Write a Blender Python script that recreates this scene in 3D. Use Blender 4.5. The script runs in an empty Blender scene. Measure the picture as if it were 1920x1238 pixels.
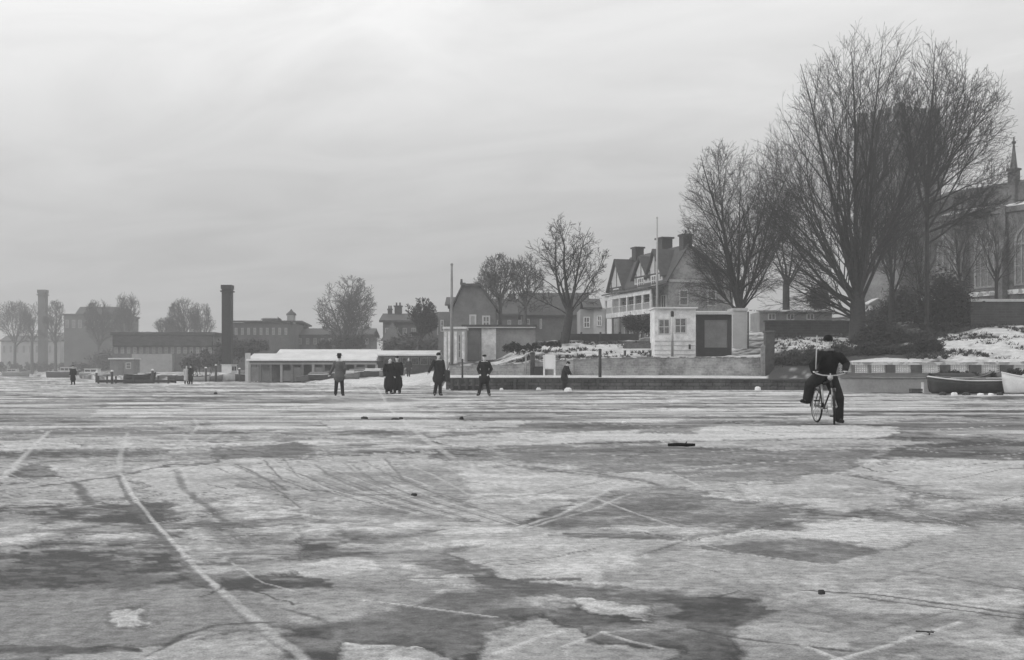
import bpy, math, random
import numpy as np
from mathutils import Vector, Matrix

SC = bpy.context.scene
COL = SC.collection
F, HZ, EYE = 2200.0, 699.0, 1.0          # focal length in photo pixels, horizon row, eye height in metres
R = math.radians

# ------------------------------------------------------------------ camera
cd = bpy.data.cameras.new("camera")
cam = bpy.data.objects.new("camera", cd); COL.objects.link(cam)
cam.location = (0, 0, EYE); cam.rotation_euler = (R(90), 0, 0)
cd.sensor_width = 36.0; cd.lens = 36.0 * F / 1920.0
cd.shift_y = (HZ - 619.0) / 1920.0
cd.clip_start = 0.1; cd.clip_end = 6000
SC.camera = cam

# ------------------------------------------------------------------ sky, sun, exposure
SUN_EL, SUN_AZ = 24.0, -104.0             # degrees; azimuth from +Y towards +X
w = bpy.data.worlds.new("World"); SC.world = w; w.use_nodes = True
nt = w.node_tree; nt.nodes.clear()
def N(t, **kw):
    n = nt.nodes.new(t)
    for k, v in kw.items(): setattr(n, k, v)
    return n
def LK(a, b): nt.links.new(a, b)
def MA(op, a, b=None, c=None):
    n = N('ShaderNodeMath', operation=op)
    for i, v in enumerate((a, b, c)):
        if v is None: continue
        if isinstance(v, (int, float)): n.inputs[i].default_value = v
        else: LK(v, n.inputs[i])
    return n.outputs[0]
def RAMP(fac, stops):
    n = N('ShaderNodeValToRGB'); e = n.color_ramp.elements
    while len(e) < len(stops): e.new(0.5)
    for el, (p, v) in zip(e, stops): el.position = p; el.color = (v, v, v, 1)
    LK(fac, n.inputs[0]); return n.outputs[0]
sky = N('ShaderNodeTexSky', sky_type='NISHITA'); sky.sun_disc = False
sky.sun_elevation = R(SUN_EL); sky.sun_rotation = R(SUN_AZ); sky.dust_density = 4
bw = N('ShaderNodeRGBToBW'); LK(sky.outputs[0], bw.inputs[0])
tc = N('ShaderNodeTexCoord'); sp = N('ShaderNodeSeparateXYZ'); LK(tc.outputs['Generated'], sp.inputs[0])
up = MA('MAXIMUM', sp.outputs[2], 0.0)
base = RAMP(up, [(0.0, .47), (.06, .49), (.12, .57), (.19, .72), (.26, .91), (.33, 1.09), (.55, 1.04), (1.0, .92)])
# thin cloud sheet seen in perspective: direction projected on a plane overhead
dz = MA('ADD', up, 0.10)
cx = MA('DIVIDE', sp.outputs[0], dz); cy = MA('DIVIDE', sp.outputs[1], dz)
cv = N('ShaderNodeCombineXYZ'); LK(MA('ADD', MA('MULTIPLY', cx, 1.0), MA('MULTIPLY', cy, .5)), cv.inputs[0]); LK(MA('MULTIPLY', cy, 1.05), cv.inputs[1])
n1 = N('ShaderNodeTexNoise'); LK(cv.outputs[0], n1.inputs['Vector'])
n1.inputs['Scale'].default_value = 1.5; n1.inputs['Detail'].default_value = 7; n1.inputs['Roughness'].default_value = .55; n1.inputs['Distortion'].default_value = .9
cl = MA('MULTIPLY', MA('SUBTRACT', n1.outputs[0], 0.5), 0.50)
side = MA('MULTIPLY', sp.outputs[0], -0.22)               # the sheet is thinner, so brighter, towards the sun
tot = MA('MULTIPLY', base, MA('ADD', MA('ADD', 1.0, cl), side))
mix = MA('ADD', MA('MULTIPLY', tot, 9.3), MA('MULTIPLY', bw.outputs[0], .07))
gray = N('ShaderNodeCombineColor')
for i in range(3): LK(mix, gray.inputs[i])
bg = N('ShaderNodeBackground'); LK(gray.outputs[0], bg.inputs[0]); bg.inputs[1].default_value = 0.1
wo = N('ShaderNodeOutputWorld'); LK(bg.outputs[0], wo.inputs[0])

sl = bpy.data.lights.new("sun", 'SUN'); sl.energy = 0.9; sl.angle = R(16); sl.color = (1, 1, 1)
so = bpy.data.objects.new("sun", sl); COL.objects.link(so)
sd = Vector((math.sin(R(SUN_AZ)) * math.cos(R(SUN_EL)), math.cos(R(SUN_AZ)) * math.cos(R(SUN_EL)), math.sin(R(SUN_EL))))
so.rotation_euler = sd.to_track_quat('Z', 'Y').to_euler()
vs = SC.view_settings
SC.display_settings.display_device = 'sRGB'
vs.view_transform = 'Standard'; vs.look = 'None'; vs.gamma = 1; vs.exposure = 0.0; vs.use_curve_mapping = False
SC.cycles.use_denoising = True
SC.cycles.volume_bounces = 1

# ------------------------------------------------------------------ helpers
def mat(name, v, var=.25, scale=2.0, rough=.85, bump=.0, stretch=(1, 1, 1), spec=.3, fine=9.0, contrast=1.0):
    m = bpy.data.materials.new(name); m.use_nodes = True
    t = m.node_tree; b = t.nodes['Principled BSDF']
    b.inputs['Roughness'].default_value = rough; b.inputs['Specular IOR Level'].default_value = spec
    g = t.nodes.new('ShaderNodeNewGeometry'); mp = t.nodes.new('ShaderNodeMapping'); mp.inputs['Scale'].default_value = stretch
    t.links.new(g.outputs['Position'], mp.inputs[0])
    a = t.nodes.new('ShaderNodeTexNoise'); a.inputs['Scale'].default_value = scale; a.inputs['Detail'].default_value = 5; a.inputs['Roughness'].default_value = .65
    c = t.nodes.new('ShaderNodeTexNoise'); c.inputs['Scale'].default_value = scale * fine; c.inputs['Detail'].default_value = 3
    for q in (a, c): t.links.new(mp.outputs[0], q.inputs['Vector'])
    mx = t.nodes.new('ShaderNodeMath'); mx.operation = 'MULTIPLY_ADD'; mx.inputs[1].default_value = .4
    t.links.new(c.outputs[0], mx.inputs[0]); t.links.new(a.outputs[0], mx.inputs[2])
    mr = t.nodes.new('ShaderNodeMapRange'); mr.inputs['From Min'].default_value = .7 - .22 / contrast; mr.inputs['From Max'].default_value = .7 + .22 / contrast
    mr.inputs['To Min'].default_value = v * (1 - var); mr.inputs['To Max'].default_value = v * (1 + var)
    t.links.new(mx.outputs[0], mr.inputs[0])
    cc = t.nodes.new('ShaderNodeCombineColor')
    for i in range(3): t.links.new(mr.outputs[0], cc.inputs[i])
    t.links.new(cc.outputs[0], b.inputs['Base Color'])
    if bump:
        bn = t.nodes.new('ShaderNodeBump'); bn.inputs['Strength'].default_value = bump; bn.inputs['Distance'].default_value = .05
        t.links.new(mx.outputs[0], bn.inputs['Height']); t.links.new(bn.outputs[0], b.inputs['Normal'])
    return m
def mat_courses(name, v, var, bw_, bh, mortar, rough=.9):
    """coursed masonry: brick texture in wall coordinates (horizontal run, height)"""
    m = mat(name, v, var, .9, rough)
    t = m.node_tree; b = t.nodes['Principled BSDF']
    src = b.inputs['Base Color'].links[0].from_socket
    g = t.nodes.new('ShaderNodeNewGeometry'); s = t.nodes.new('ShaderNodeSeparateXYZ'); t.links.new(g.outputs['Position'], s.inputs[0])
    ad = t.nodes.new('ShaderNodeMath'); ad.operation = 'ADD'; t.links.new(s.outputs[0], ad.inputs[0]); t.links.new(s.outputs[1], ad.inputs[1])
    cb = t.nodes.new('ShaderNodeCombineXYZ'); t.links.new(ad.outputs[0], cb.inputs[0]); t.links.new(s.outputs[2], cb.inputs[1])
    br = t.nodes.new('ShaderNodeTexBrick'); br.inputs['Scale'].default_value = 1; br.inputs['Brick Width'].default_value = bw_; br.inputs['Row Height'].default_value = bh
    br.inputs['Mortar Size'].default_value = bh * .1
    br.inputs['Color1'].default_value = (1.12,) * 3 + (1,); br.inputs['Color2'].default_value = (.8,) * 3 + (1,); br.inputs['Mortar'].default_value = (mortar,) * 3 + (1,)
    t.links.new(cb.outputs[0], br.inputs['Vector'])
    mm = t.nodes.new('ShaderNodeMix'); mm.data_type = 'RGBA'; mm.blend_type = 'MULTIPLY'; mm.inputs[0].default_value = 1
    t.links.new(src, mm.inputs[6]); t.links.new(br.outputs[0], mm.inputs[7]); t.links.new(mm.outputs[2], b.inputs['Base Color'])
    return m
def mat_snowy(name, v, amount, scale=1.2, snow=.72):
    """a surface with snow lying on it in patches"""
    m = mat(name, v, .3, 1.5)
    t = m.node_tree; b = t.nodes['Principled BSDF']; src = b.inputs['Base Color'].links[0].from_socket
    g = t.nodes.new('ShaderNodeNewGeometry'); a = t.nodes.new('ShaderNodeTexNoise')
    a.inputs['Scale'].default_value = scale; a.inputs['Detail'].default_value = 6; t.links.new(g.outputs['Position'], a.inputs['Vector'])
    mr = t.nodes.new('ShaderNodeMapRange'); mr.inputs['From Min'].default_value = .62 - amount * .3; mr.inputs['From Max'].default_value = .72 - amount * .3
    t.links.new(a.outputs[0], mr.inputs[0])
    mm = t.nodes.new('ShaderNodeMix'); mm.data_type = 'RGBA'; t.links.new(mr.outputs[0], mm.inputs[0]); t.links.new(src, mm.inputs[6]); mm.inputs[7].default_value = (snow,) * 3 + (1,)
    t.links.new(mm.outputs[2], b.inputs['Base Color'])
    return m

def tag(o, label=None, cat=None, group=None, kind=None):
    for k, v in (('label', label), ('category', cat), ('group', group), ('kind', kind)):
        if v: o[k] = v
    return o
def empty(name, loc, rz=0, label=None, cat=None, group=None):
    o = bpy.data.objects.new(name, None); COL.objects.link(o); o.empty_display_size = .2
    o.location = loc; o.rotation_euler = (0, 0, rz)
    return tag(o, label, cat, group)

class MB:
    def __init__(s): s.v = []; s.f = []
    def add(s, vs_, fs):
        k = len(s.v); s.v += [tuple(p) for p in vs_]; s.f += [tuple(i + k for i in f) for f in fs]; return s
    def box(s, x0, x1, y0, y1, z0, z1):
        return s.add([(x0, y0, z0), (x1, y0, z0), (x1, y1, z0), (x0, y1, z0), (x0, y0, z1), (x1, y0, z1), (x1, y1, z1), (x0, y1, z1)],
                     [(0, 3, 2, 1), (4, 5, 6, 7), (0, 1, 5, 4), (1, 2, 6, 5), (2, 3, 7, 6), (3, 0, 4, 7)])
    def prism_y(s, prof, y0, y1):          # prof: (x, z) counter-clockwise seen from -y
        n = len(prof)
        return s.add([(x, y0, z) for x, z in prof] + [(x, y1, z) for x, z in prof],
                     [tuple(range(n)), tuple(range(2 * n - 1, n - 1, -1))] + [(i, i + n, (i + 1) % n + n, (i + 1) % n) for i in range(n)])
    def prism_x(s, prof, x0, x1):          # prof: (y, z)
        n = len(prof)
        return s.add([(x0, y, z) for y, z in prof] + [(x1, y, z) for y, z in prof],
                     [tuple(range(n - 1, -1, -1)), tuple(range(n, 2 * n))] + [(i, (i + 1) % n, (i + 1) % n + n, i + n) for i in range(n)])
    def prism_z(s, prof, z0, z1):
        n = len(prof)
        return s.add([(x, y, z0) for x, y in prof] + [(x, y, z1) for x, y in prof],
                     [tuple(range(n - 1, -1, -1)), tuple(range(n, 2 * n))] + [(i, (i + 1) % n, (i + 1) % n + n, i + n) for i in range(n)])
    def path(s, pts, rad, n=6):
        pts = [Vector(p) for p in pts]
        if not hasattr(rad, '__len__'): rad = [rad] * len(pts)
        d0 = (pts[1] - pts[0]).normalized()
        u = d0.cross(Vector((0, 0, 1)) if abs(d0.z) < .9 else Vector((1, 0, 0))).normalized()
        k = len(s.v)
        for i, p in enumerate(pts):
            d = (pts[min(i + 1, len(pts) - 1)] - pts[max(i - 1, 0)])
            if d.length < 1e-9: d = d0
            d.normalize(); u = (u - d * u.dot(d)).normalized(); w_ = d.cross(u)
            for j in range(n):
                a = 2 * math.pi * j / n
                s.v.append(tuple(p + (u * math.cos(a) + w_ * math.sin(a)) * rad[i]))
        for i in range(len(pts) - 1):
            for j in range(n):
                a, b = k + i * n + j, k + i * n + (j + 1) % n
                s.f.append((a, b, b + n, a + n))
        s.f.append(tuple(k + j for j in range(n - 1, -1, -1))); e = k + (len(pts) - 1) * n
        s.f.append(tuple(e + j for j in range(n)))
        return s
    def ring(s, c, ax_u, ax_v, Rm, r, n=28, m=6):       # torus in the plane of ax_u, ax_v
        c, U, V = Vector(c), Vector(ax_u).normalized(), Vector(ax_v).normalized(); W_ = U.cross(V); k = len(s.v)
        for i in range(n):
            a = 2 * math.pi * i / n; e = U * math.cos(a) + V * math.sin(a)
            for j in range(m):
                b = 2 * math.pi * j / m
                s.v.append(tuple(c + e * (Rm + r * math.cos(b)) + W_ * (r * math.sin(b))))
        for i in range(n):
            for j in range(m):
                s.f.append((k + i * m + j, k + ((i + 1) % n) * m + j, k + ((i + 1) % n) * m + (j + 1) % m, k + i * m + (j + 1) % m))
        return s
    def cone(s, a, b, ra, rb, n=12, ky=1.0, m=4):
        """closed tapered capsule from a to b; ky squashes the section along the world-y side"""
        a, b = Vector(a), Vector(b); d = b - a; L = d.length
        d = d / L if L > 1e-6 else Vector((0, 0, 1))
        u = Vector((0, 1, 0)); u = u - d * u.dot(d)
        if u.length < .2: u = Vector((1, 0, 0)) - d * d.x
        u.normalize(); w_ = d.cross(u); k = len(s.v)
        rows = [(a - d * (ra * math.cos(t)), ra * math.sin(t)) for t in [math.pi / 2 * i / m for i in range(1, m + 1)]]
        rows += [(b + d * (rb * math.sin(t)), rb * math.cos(t)) for t in [math.pi / 2 * i / m for i in range(0, m)]]
        s.v.append(tuple(a - d * ra))
        for p, r in rows:
            for j in range(n):
                t = 2 * math.pi * j / n
                s.v.append(tuple(p + u * (r * ky * math.cos(t)) + w_ * (r * math.sin(t))))
        s.v.append(tuple(b + d * rb)); e = len(s.v) - 1
        for j in range(n): s.f.append((k, k + 1 + (j + 1) % n, k + 1 + j))
        for i in range(len(rows) - 1):
            for j in range(n):
                p, q = k + 1 + i * n + j, k + 1 + i * n + (j + 1) % n
                s.f.append((p, q, q + n, p + n))
        l = k + 1 + (len(rows) - 1) * n
        for j in range(n): s.f.append((l + j, l + (j + 1) % n, e))
        return s
    def ball(s, c, rx, ry, rz, n=14, m=8):
        k = len(s.v); c = Vector(c); s.v.append((c.x, c.y, c.z - rz))
        for i in range(1, m):
            t = -math.pi / 2 + math.pi * i / m
            for j in range(n):
                a = 2 * math.pi * j / n
                s.v.append((c.x + rx * math.cos(t) * math.cos(a), c.y + ry * math.cos(t) * math.sin(a), c.z + rz * math.sin(t)))
        s.v.append((c.x, c.y, c.z + rz)); e = len(s.v) - 1
        for j in range(n): s.f.append((k, k + 1 + (j + 1) % n, k + 1 + j))
        for i in range(m - 2):
            for j in range(n):
                p, q = k + 1 + i * n + j, k + 1 + i * n + (j + 1) % n
                s.f.append((p, q, q + n, p + n))
        l = k + 1 + (m - 2) * n
        for j in range(n): s.f.append((l + j, l + (j + 1) % n, e))
        return s
    def lathe(s, prof, n=14, c=(0, 0, 0)):             # prof: (r, z), closed top and bottom
        k = len(s.v)
        for r, z in prof:
            for j in range(n):
                a = 2 * math.pi * j / n; s.v.append((c[0] + r * math.cos(a), c[1] + r * math.sin(a), c[2] + z))
        for i in range(len(prof) - 1):
            for j in range(n):
                p, q = k + i * n + j, k + i * n + (j + 1) % n
                s.f.append((p, q, q + n, p + n))
        s.f.append(tuple(k + j for j in range(n - 1, -1, -1))); l = k + (len(prof) - 1) * n
        s.f.append(tuple(l + j for j in range(n)))
        return s
    def hole_panel(s, x0, x1, z0, z1, y0, y1, holes):   # wall slab cut by rectangular holes (x0,x1,z0,z1)
        xs = sorted({x0, x1, *[h[0] for h in holes], *[h[1] for h in holes]}); zs = sorted({z0, z1, *[h[2] for h in holes], *[h[3] for h in holes]})
        for a, b in zip(xs, xs[1:]):
            for c, d in zip(zs, zs[1:]):
                if not any(h[0] <= a and b <= h[1] and h[2] <= c and d <= h[3] for h in holes): s.box(a, b, y0, y1, c, d)
        return s
    def build(s, name, m, parent=None, loc=(0, 0, 0), rz=0, smooth=False, bevel=0, label=None, cat=None, group=None, kind=None, remesh=0, soft=2):
        me = bpy.data.meshes.new(name); me.from_pydata(s.v, [], s.f); me.update()
        if m: me.materials.append(m)
        o = bpy.data.objects.new(name, me); COL.objects.link(o)
        o.location = loc; o.rotation_euler = (0, 0, rz)
        if parent: o.parent = parent
        if smooth: me.polygons.foreach_set('use_smooth', [True] * len(me.polygons))
        if bevel:
            b = o.modifiers.new('bevel', 'BEVEL'); b.width = bevel; b.segments = 1; b.limit_method = 'ANGLE'
        if remesh:
            r = o.modifiers.new('remesh', 'REMESH'); r.mode = 'VOXEL'; r.voxel_size = remesh; r.use_smooth_shade = True
            if soft: q = o.modifiers.new('soft', 'SMOOTH'); q.factor = .5; q.iterations = soft
        return tag(o, label, cat, group, kind)
def copy_tree(o, parent=None):
    c = o.copy(); COL.objects.link(c)
    if parent: c.parent = parent
    for ch in o.children: copy_tree(ch, c)
    return c

def X(px, Y): return (px - 960.0) * Y / F
def Z(py, Y): return EYE + (HZ - py) * Y / F

# value noise
def _h(ix, iy, seed):
    n = (ix.astype(np.int64) * 374761393 + iy.astype(np.int64) * 668265263 + seed * 974634721) & 0xffffffff
    n = ((n ^ (n >> 13)) * 1274126177) & 0xffffffff
    return ((n ^ (n >> 16)) & 0xffff) / 65535.0
def vnoise(x, y, seed=0):
    ix, iy = np.floor(x), np.floor(y); fx, fy = x - ix, y - iy
    fx, fy = fx * fx * (3 - 2 * fx), fy * fy * (3 - 2 * fy)
    a, b, c, d = _h(ix, iy, seed), _h(ix + 1, iy, seed), _h(ix, iy + 1, seed), _h(ix + 1, iy + 1, seed)
    return (a * (1 - fx) + b * fx) * (1 - fy) + (c * (1 - fx) + d * fx) * fy
def fbm(x, y, seed=0, o=5, g=.55):
    t, a, n = 0, 1.0, 0
    for i in range(o):
        t = t + a * vnoise(x * 2 ** i, y * 2 ** i, seed + i * 17); n += a; a *= g
    return t / n
def inpoly(u, v, poly):
    r = np.zeros(u.shape, bool); n = len(poly)
    for i in range(n):
        x0, y0 = poly[i]; x1, y1 = poly[(i + 1) % n]
        if y0 == y1: continue
        r ^= ((y0 > v) != (y1 > v)) & (u < (x1 - x0) * (v - y0) / (y1 - y0) + x0)
    return r
def sheet(name, P, m, kind, attr=None):
    """grid mesh from an (rows, cols, 3) array, with a float attribute 'tone'"""
    r, c, _ = P.shape; me = bpy.data.meshes.new(name)
    idx = np.arange(r * c).reshape(r, c)
    q = np.stack([idx[:-1, :-1], idx[:-1, 1:], idx[1:, 1:], idx[1:, :-1]], -1).reshape(-1, 4)
    me.vertices.add(r * c); me.vertices.foreach_set('co', P.reshape(-1).astype(np.float32))
    me.loops.add(q.size); me.loops.foreach_set('vertex_index', q.reshape(-1).astype(np.int32))
    me.polygons.add(len(q)); me.polygons.foreach_set('loop_start', np.arange(0, q.size, 4, dtype=np.int32))
    me.update(calc_edges=True)
    if attr is not None:
        a = me.attributes.new('tone', 'FLOAT', 'POINT'); a.data.foreach_set('value', attr.reshape(-1).astype(np.float32))
    me.polygons.foreach_set('use_smooth', [True] * len(me.polygons))
    me.materials.append(m); o = bpy.data.objects.new(name, me); COL.objects.link(o); o['kind'] = kind
    return o
def mat_tone(name, fine, amp, rough0, rough1, bump, spec):
    m = bpy.data.materials.new(name); m.use_nodes = True; t = m.node_tree; b = t.nodes['Principled BSDF']
    at = t.nodes.new('ShaderNodeAttribute'); at.attribute_name = 'tone'
    g = t.nodes.new('ShaderNodeNewGeometry'); ns = []
    for s_ in fine:
        mp = t.nodes.new('ShaderNodeMapping'); mp.inputs['Scale'].default_value = (s_[0], s_[1], 1); t.links.new(g.outputs['Position'], mp.inputs[0])
        a = t.nodes.new('ShaderNodeTexNoise'); a.inputs['Scale'].default_value = 1; a.inputs['Detail'].default_value = 5; a.inputs['Roughness'].default_value = .7
        t.links.new(mp.outputs[0], a.inputs['Vector']); ns.append(a.outputs[0])
    s_ = t.nodes.new('ShaderNodeMath'); s_.operation = 'ADD'; t.links.new(ns[0], s_.inputs[0]); t.links.new(ns[1], s_.inputs[1])
    mr = t.nodes.new('ShaderNodeMapRange'); mr.inputs['From Min'].default_value = .75; mr.inputs['From Max'].default_value = 1.25
    mr.inputs['To Min'].default_value = 1 - amp; mr.inputs['To Max'].default_value = 1 + amp; t.links.new(s_.outputs[0], mr.inputs[0])
    mu = t.nodes.new('ShaderNodeMath'); mu.operation = 'MULTIPLY'; t.links.new(at.outputs['Fac'], mu.inputs[0]); t.links.new(mr.outputs[0], mu.inputs[1])
    mi = t.nodes.new('ShaderNodeMath'); mi.operation = 'MINIMUM'; mi.inputs[1].default_value = .8; t.links.new(mu.outputs[0], mi.inputs[0])
    cc = t.nodes.new('ShaderNodeCombineColor')
    for i in range(3): t.links.new(mi.outputs[0], cc.inputs[i])
    t.links.new(cc.outputs[0], b.inputs['Base Color'])
    rr = t.nodes.new('ShaderNodeMapRange'); rr.inputs['From Min'].default_value = .12; rr.inputs['From Max'].default_value = .5
    rr.inputs['To Min'].default_value = rough0; rr.inputs['To Max'].default_value = rough1; t.links.new(at.outputs['Fac'], rr.inputs[0]); t.links.new(rr.outputs[0], b.inputs['Roughness'])
    b.inputs['Specular IOR Level'].default_value = spec
    bn = t.nodes.new('ShaderNodeBump'); bn.inputs['Strength'].default_value = bump; bn.inputs['Distance'].default_value = .02
    t.links.new(s_.outputs[0], bn.inputs['Height']); t.links.new(bn.outputs[0], b.inputs['Normal'])
    return m

# ------------------------------------------------------------------ the frozen river
xs = np.concatenate([[-9e4, -3e4, -9000, -4000, -2200, -1300, -800, -500], np.arange(-300, 2221, 3.0), [2420, 2750, 3300, 4500, 7000, 12000, 3e4, 9e4]])
ys = np.concatenate([[703.6], np.arange(704, 800, 1.0), np.arange(800, 1000, 1.5), np.arange(1000, 1262, 2.0), np.arange(1270, 1600, 25)])
Yr = np.concatenate([F * EYE / (ys - HZ), [1.2, 0.0, -60.0]])
Xg = np.clip((xs[None, :] - 960) * np.maximum(Yr, 2.44)[:, None] / F, -800, 800); Yg = np.repeat(Yr[:, None], len(xs), 1)
U = np.repeat(xs[None, :], len(Yr), 0)
V = HZ + F * EYE / np.maximum(Yg, .6)
# patches in ground coordinates
big = fbm(Xg / 3.2 + 7, Yg / 2.6, 3, 5); mid_ = fbm(Xg / .9, Yg / .55 + 5, 11, 5); sm = fbm(Xg / .16, Yg / .13, 23, 4)
wind = fbm(Xg / 6.0, Yg / .9 + 40, 31, 5)
far_ = np.clip((Yg - 9) / 25, 0, 1)
def TS(n, k=3.6, c=.5): return np.clip((n - c) * k, -.5, .5)           # hard-edged patches rather than soft cloud
gate = np.clip((fbm(Xg / 1.7 + 3, Yg / 1.7, 91, 4) - .42) * 7, .10, 1); gate2 = np.clip((fbm(Xg / 2.2 + 13, Yg / 1.8, 95, 4) - .45) * 8, .06, 1)
p22 = fbm(Xg / .30, Yg / .24, 101, 5, .6); p09 = fbm(Xg / .10, Yg / .085, 103, 4, .6); p1 = fbm(Xg / 1.6, Yg / 1.2, 107, 7, .58); p3 = fbm(Xg / 2.4 + 31, Yg / 2.0, 109, 8, .58)
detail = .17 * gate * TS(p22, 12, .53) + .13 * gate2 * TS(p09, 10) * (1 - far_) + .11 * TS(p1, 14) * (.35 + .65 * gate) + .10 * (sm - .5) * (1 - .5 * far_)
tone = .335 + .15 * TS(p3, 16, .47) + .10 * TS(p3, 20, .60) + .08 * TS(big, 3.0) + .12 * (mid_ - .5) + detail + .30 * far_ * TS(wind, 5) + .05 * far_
PXM = F / np.maximum(Yg, 2.4)                                    # photo pixels per metre, to size the ragged edges
wu = (fbm(Xg / .5, Yg / .5, 41, 5, .6) - .5) * 90 + (fbm(Xg / .12, Yg / .12, 43, 4, .65) - .5) * 50
wv = (fbm(Xg / .5 + 9, Yg / .5, 47, 5, .6) - .5) * 32 + (fbm(Xg / .1 + 3, Yg / .1, 49, 4, .65) - .5) * 18
sc_ = np.clip((V - 699) / 260, .12, 1.1)
e_u = .35 + vnoise(Xg / .4, Yg / .4, 141) * 1.3; e_v = .35 + vnoise(Xg / .3, Yg / .3, 143) * 1.3
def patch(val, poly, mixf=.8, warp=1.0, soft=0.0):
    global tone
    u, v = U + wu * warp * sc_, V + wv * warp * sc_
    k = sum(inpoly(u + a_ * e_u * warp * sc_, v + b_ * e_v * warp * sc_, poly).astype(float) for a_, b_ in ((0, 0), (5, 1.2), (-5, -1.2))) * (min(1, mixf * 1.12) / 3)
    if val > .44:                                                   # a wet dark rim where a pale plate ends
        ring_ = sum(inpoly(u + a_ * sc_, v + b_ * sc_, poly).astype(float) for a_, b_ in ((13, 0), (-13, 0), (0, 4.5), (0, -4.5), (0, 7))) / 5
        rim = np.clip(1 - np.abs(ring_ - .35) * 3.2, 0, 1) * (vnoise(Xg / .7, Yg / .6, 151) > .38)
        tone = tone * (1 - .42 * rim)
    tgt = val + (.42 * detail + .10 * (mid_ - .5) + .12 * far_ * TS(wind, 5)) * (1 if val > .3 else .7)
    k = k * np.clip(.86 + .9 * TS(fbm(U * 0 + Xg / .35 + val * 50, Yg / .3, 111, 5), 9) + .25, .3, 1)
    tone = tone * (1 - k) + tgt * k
G = .24
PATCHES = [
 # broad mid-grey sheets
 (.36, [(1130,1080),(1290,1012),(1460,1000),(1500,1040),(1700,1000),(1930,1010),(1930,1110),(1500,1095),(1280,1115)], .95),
 (.30, [(-10,1100),(460,1108),(580,1180),(380,1185),(-10,1200)], .8),
 (.40, [(460,1110),(760,1110),(960,1160),(700,1150),(560,1180)], .6),
 (.46, [(1430,1100),(1930,1110),(1930,1250),(1390,1250),(1380,1190)], .6),
 # pale snow-ice
 (.56, [(800,822),(950,811),(1200,804),(1560,797),(1680,799),(1690,812),(1640,821),(1300,826),(1050,831),(850,838)], .95, .5),
 (.45, [(1250,828),(1640,822),(1770,830),(1640,845),(1500,845),(1290,838)], .8, .5),
 (.50, [(220,895),(300,880),(430,862),(640,855),(800,850),(850,868),(660,895),(430,903),(470,930),(330,925)], .8),
 (.50, [(-10,905),(110,897),(230,893),(270,925),(-10,950)], .75),
 (.50, [(350,985),(560,990),(545,1045),(330,1050)], .75),
 (.46, [(-10,955),(70,968),(80,1005),(-10,1015)], .7),
 (.52, [(860,870),(1000,880),(1240,908),(1080,935),(965,985),(830,968),(880,925)], .65, .6),
 (.34, [(430,905),(640,885),(870,880),(900,930),(820,975),(600,965)], .85),
 (.52, [(850,1035),(1000,1008),(1285,1010),(1180,1045),(1130,1072),(1122,1090),(1000,1098),(930,1078)], .9, .35),
 (.54, [(1475,990),(1640,964),(1800,990),(1665,1030),(1500,1014)], .85, .5),
 (.50, [(1355,908),(1560,892),(1700,904),(1730,930),(1560,962),(1395,932)], .7),
 (.50, [(1580,872),(1930,862),(1930,952),(1740,932),(1660,902)], .7),
 (.55, [(620,1232),(650,1205),(800,1214),(860,1250),(620,1250)], .9, .7),
 (.53, [(1085,1128),(1225,1138),(1220,1160),(1120,1152)], .85),
 (.52, [(222,1150),(285,1148),(285,1174),(228,1172)], .85),
 (.48, [(130,1225),(330,1205),(520,1190),(560,1250),(100,1250)], .7),
 (.50, [(890,1190),(1010,1160),(1100,1200),(1260,1215),(1240,1250),(880,1250)], .6),
 (.53, [(0,825),(130,820),(150,842),(0,848)], .8),
 (.52, [(600,790),(800,786),(1000,790),(960,800),(620,802)], .8, .6),
 # dark clear ice
 (.15, [(6,892),(60,866),(118,892),(60,899)], .9, .5),
 (.17, [(110,955),(260,944),(345,947),(305,978),(120,966)], .85),
 (.16, [(255,935),(330,935),(345,950),(280,955)], .8),
 (.17, [(395,842),(560,828),(610,846),(520,858),(380,853)], .85),
 (.17, [(120,845),(330,842),(330,852),(120,854)], .7),
 (.24, [(940,838),(1260,833),(1290,841),(1500,845),(1640,846),(1590,878),(1480,903),(1300,897),(960,862)], .75),
 (.17, [(1680,838),(1800,829),(1930,845),(1930,861),(1640,859)], .85, .6),
 (.22, [(960,990),(1120,930),(1260,912),(1460,950),(1510,990),(1200,990)], .8),
 (.19, [(1360,940),(1500,950),(1700,962),(1930,952),(1930,986),(1720,983),(1580,968)], .8),
 (.15, [(1490,1010),(1600,1020),(1668,1034),(1560,1058),(1380,1040),(1300,1022)], .62, .5),
 (.18, [(-10,1075),(210,1040),(235,1060),(160,1090),(-10,1102)], .8),
 (.15, [(370,1096),(560,1070),(650,1100),(520,1106),(400,1107)], .85),
 (.17, [(750,1052),(850,1044),(965,1090),(1090,1090),(1265,1100),(1315,1136),(1000,1122)], .8),
 (.19, [(500,1178),(640,1160),(745,1130),(960,1108),(1010,1140),(900,1172),(870,1212),(740,1212),(600,1197)], .75, 1.4),
 (.14, [(545,1180),(640,1175),(625,1205),(560,1200)], .8),
 (.15, [(-10,1208),(270,1212),(280,1222),(-10,1226)], .85, .6),
 (.18, [(1270,1162),(1400,1128),(1470,1140),(1380,1172),(1290,1202)], .8, 1.3),
 (.20, [(820,808),(1000,800),(1250,805),(940,812),(840,820)], .7),
 (.22, [(0,770),(190,765),(150,790),(0,785)], .5),
 (.2, [(1320,800),(1300,815),(1190,812),(1200,806)], .7),
 (.22, [(1640,790),(1930,780),(1930,800),(1680,805)], .6),
]
for p in PATCHES: patch(*p)
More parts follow.
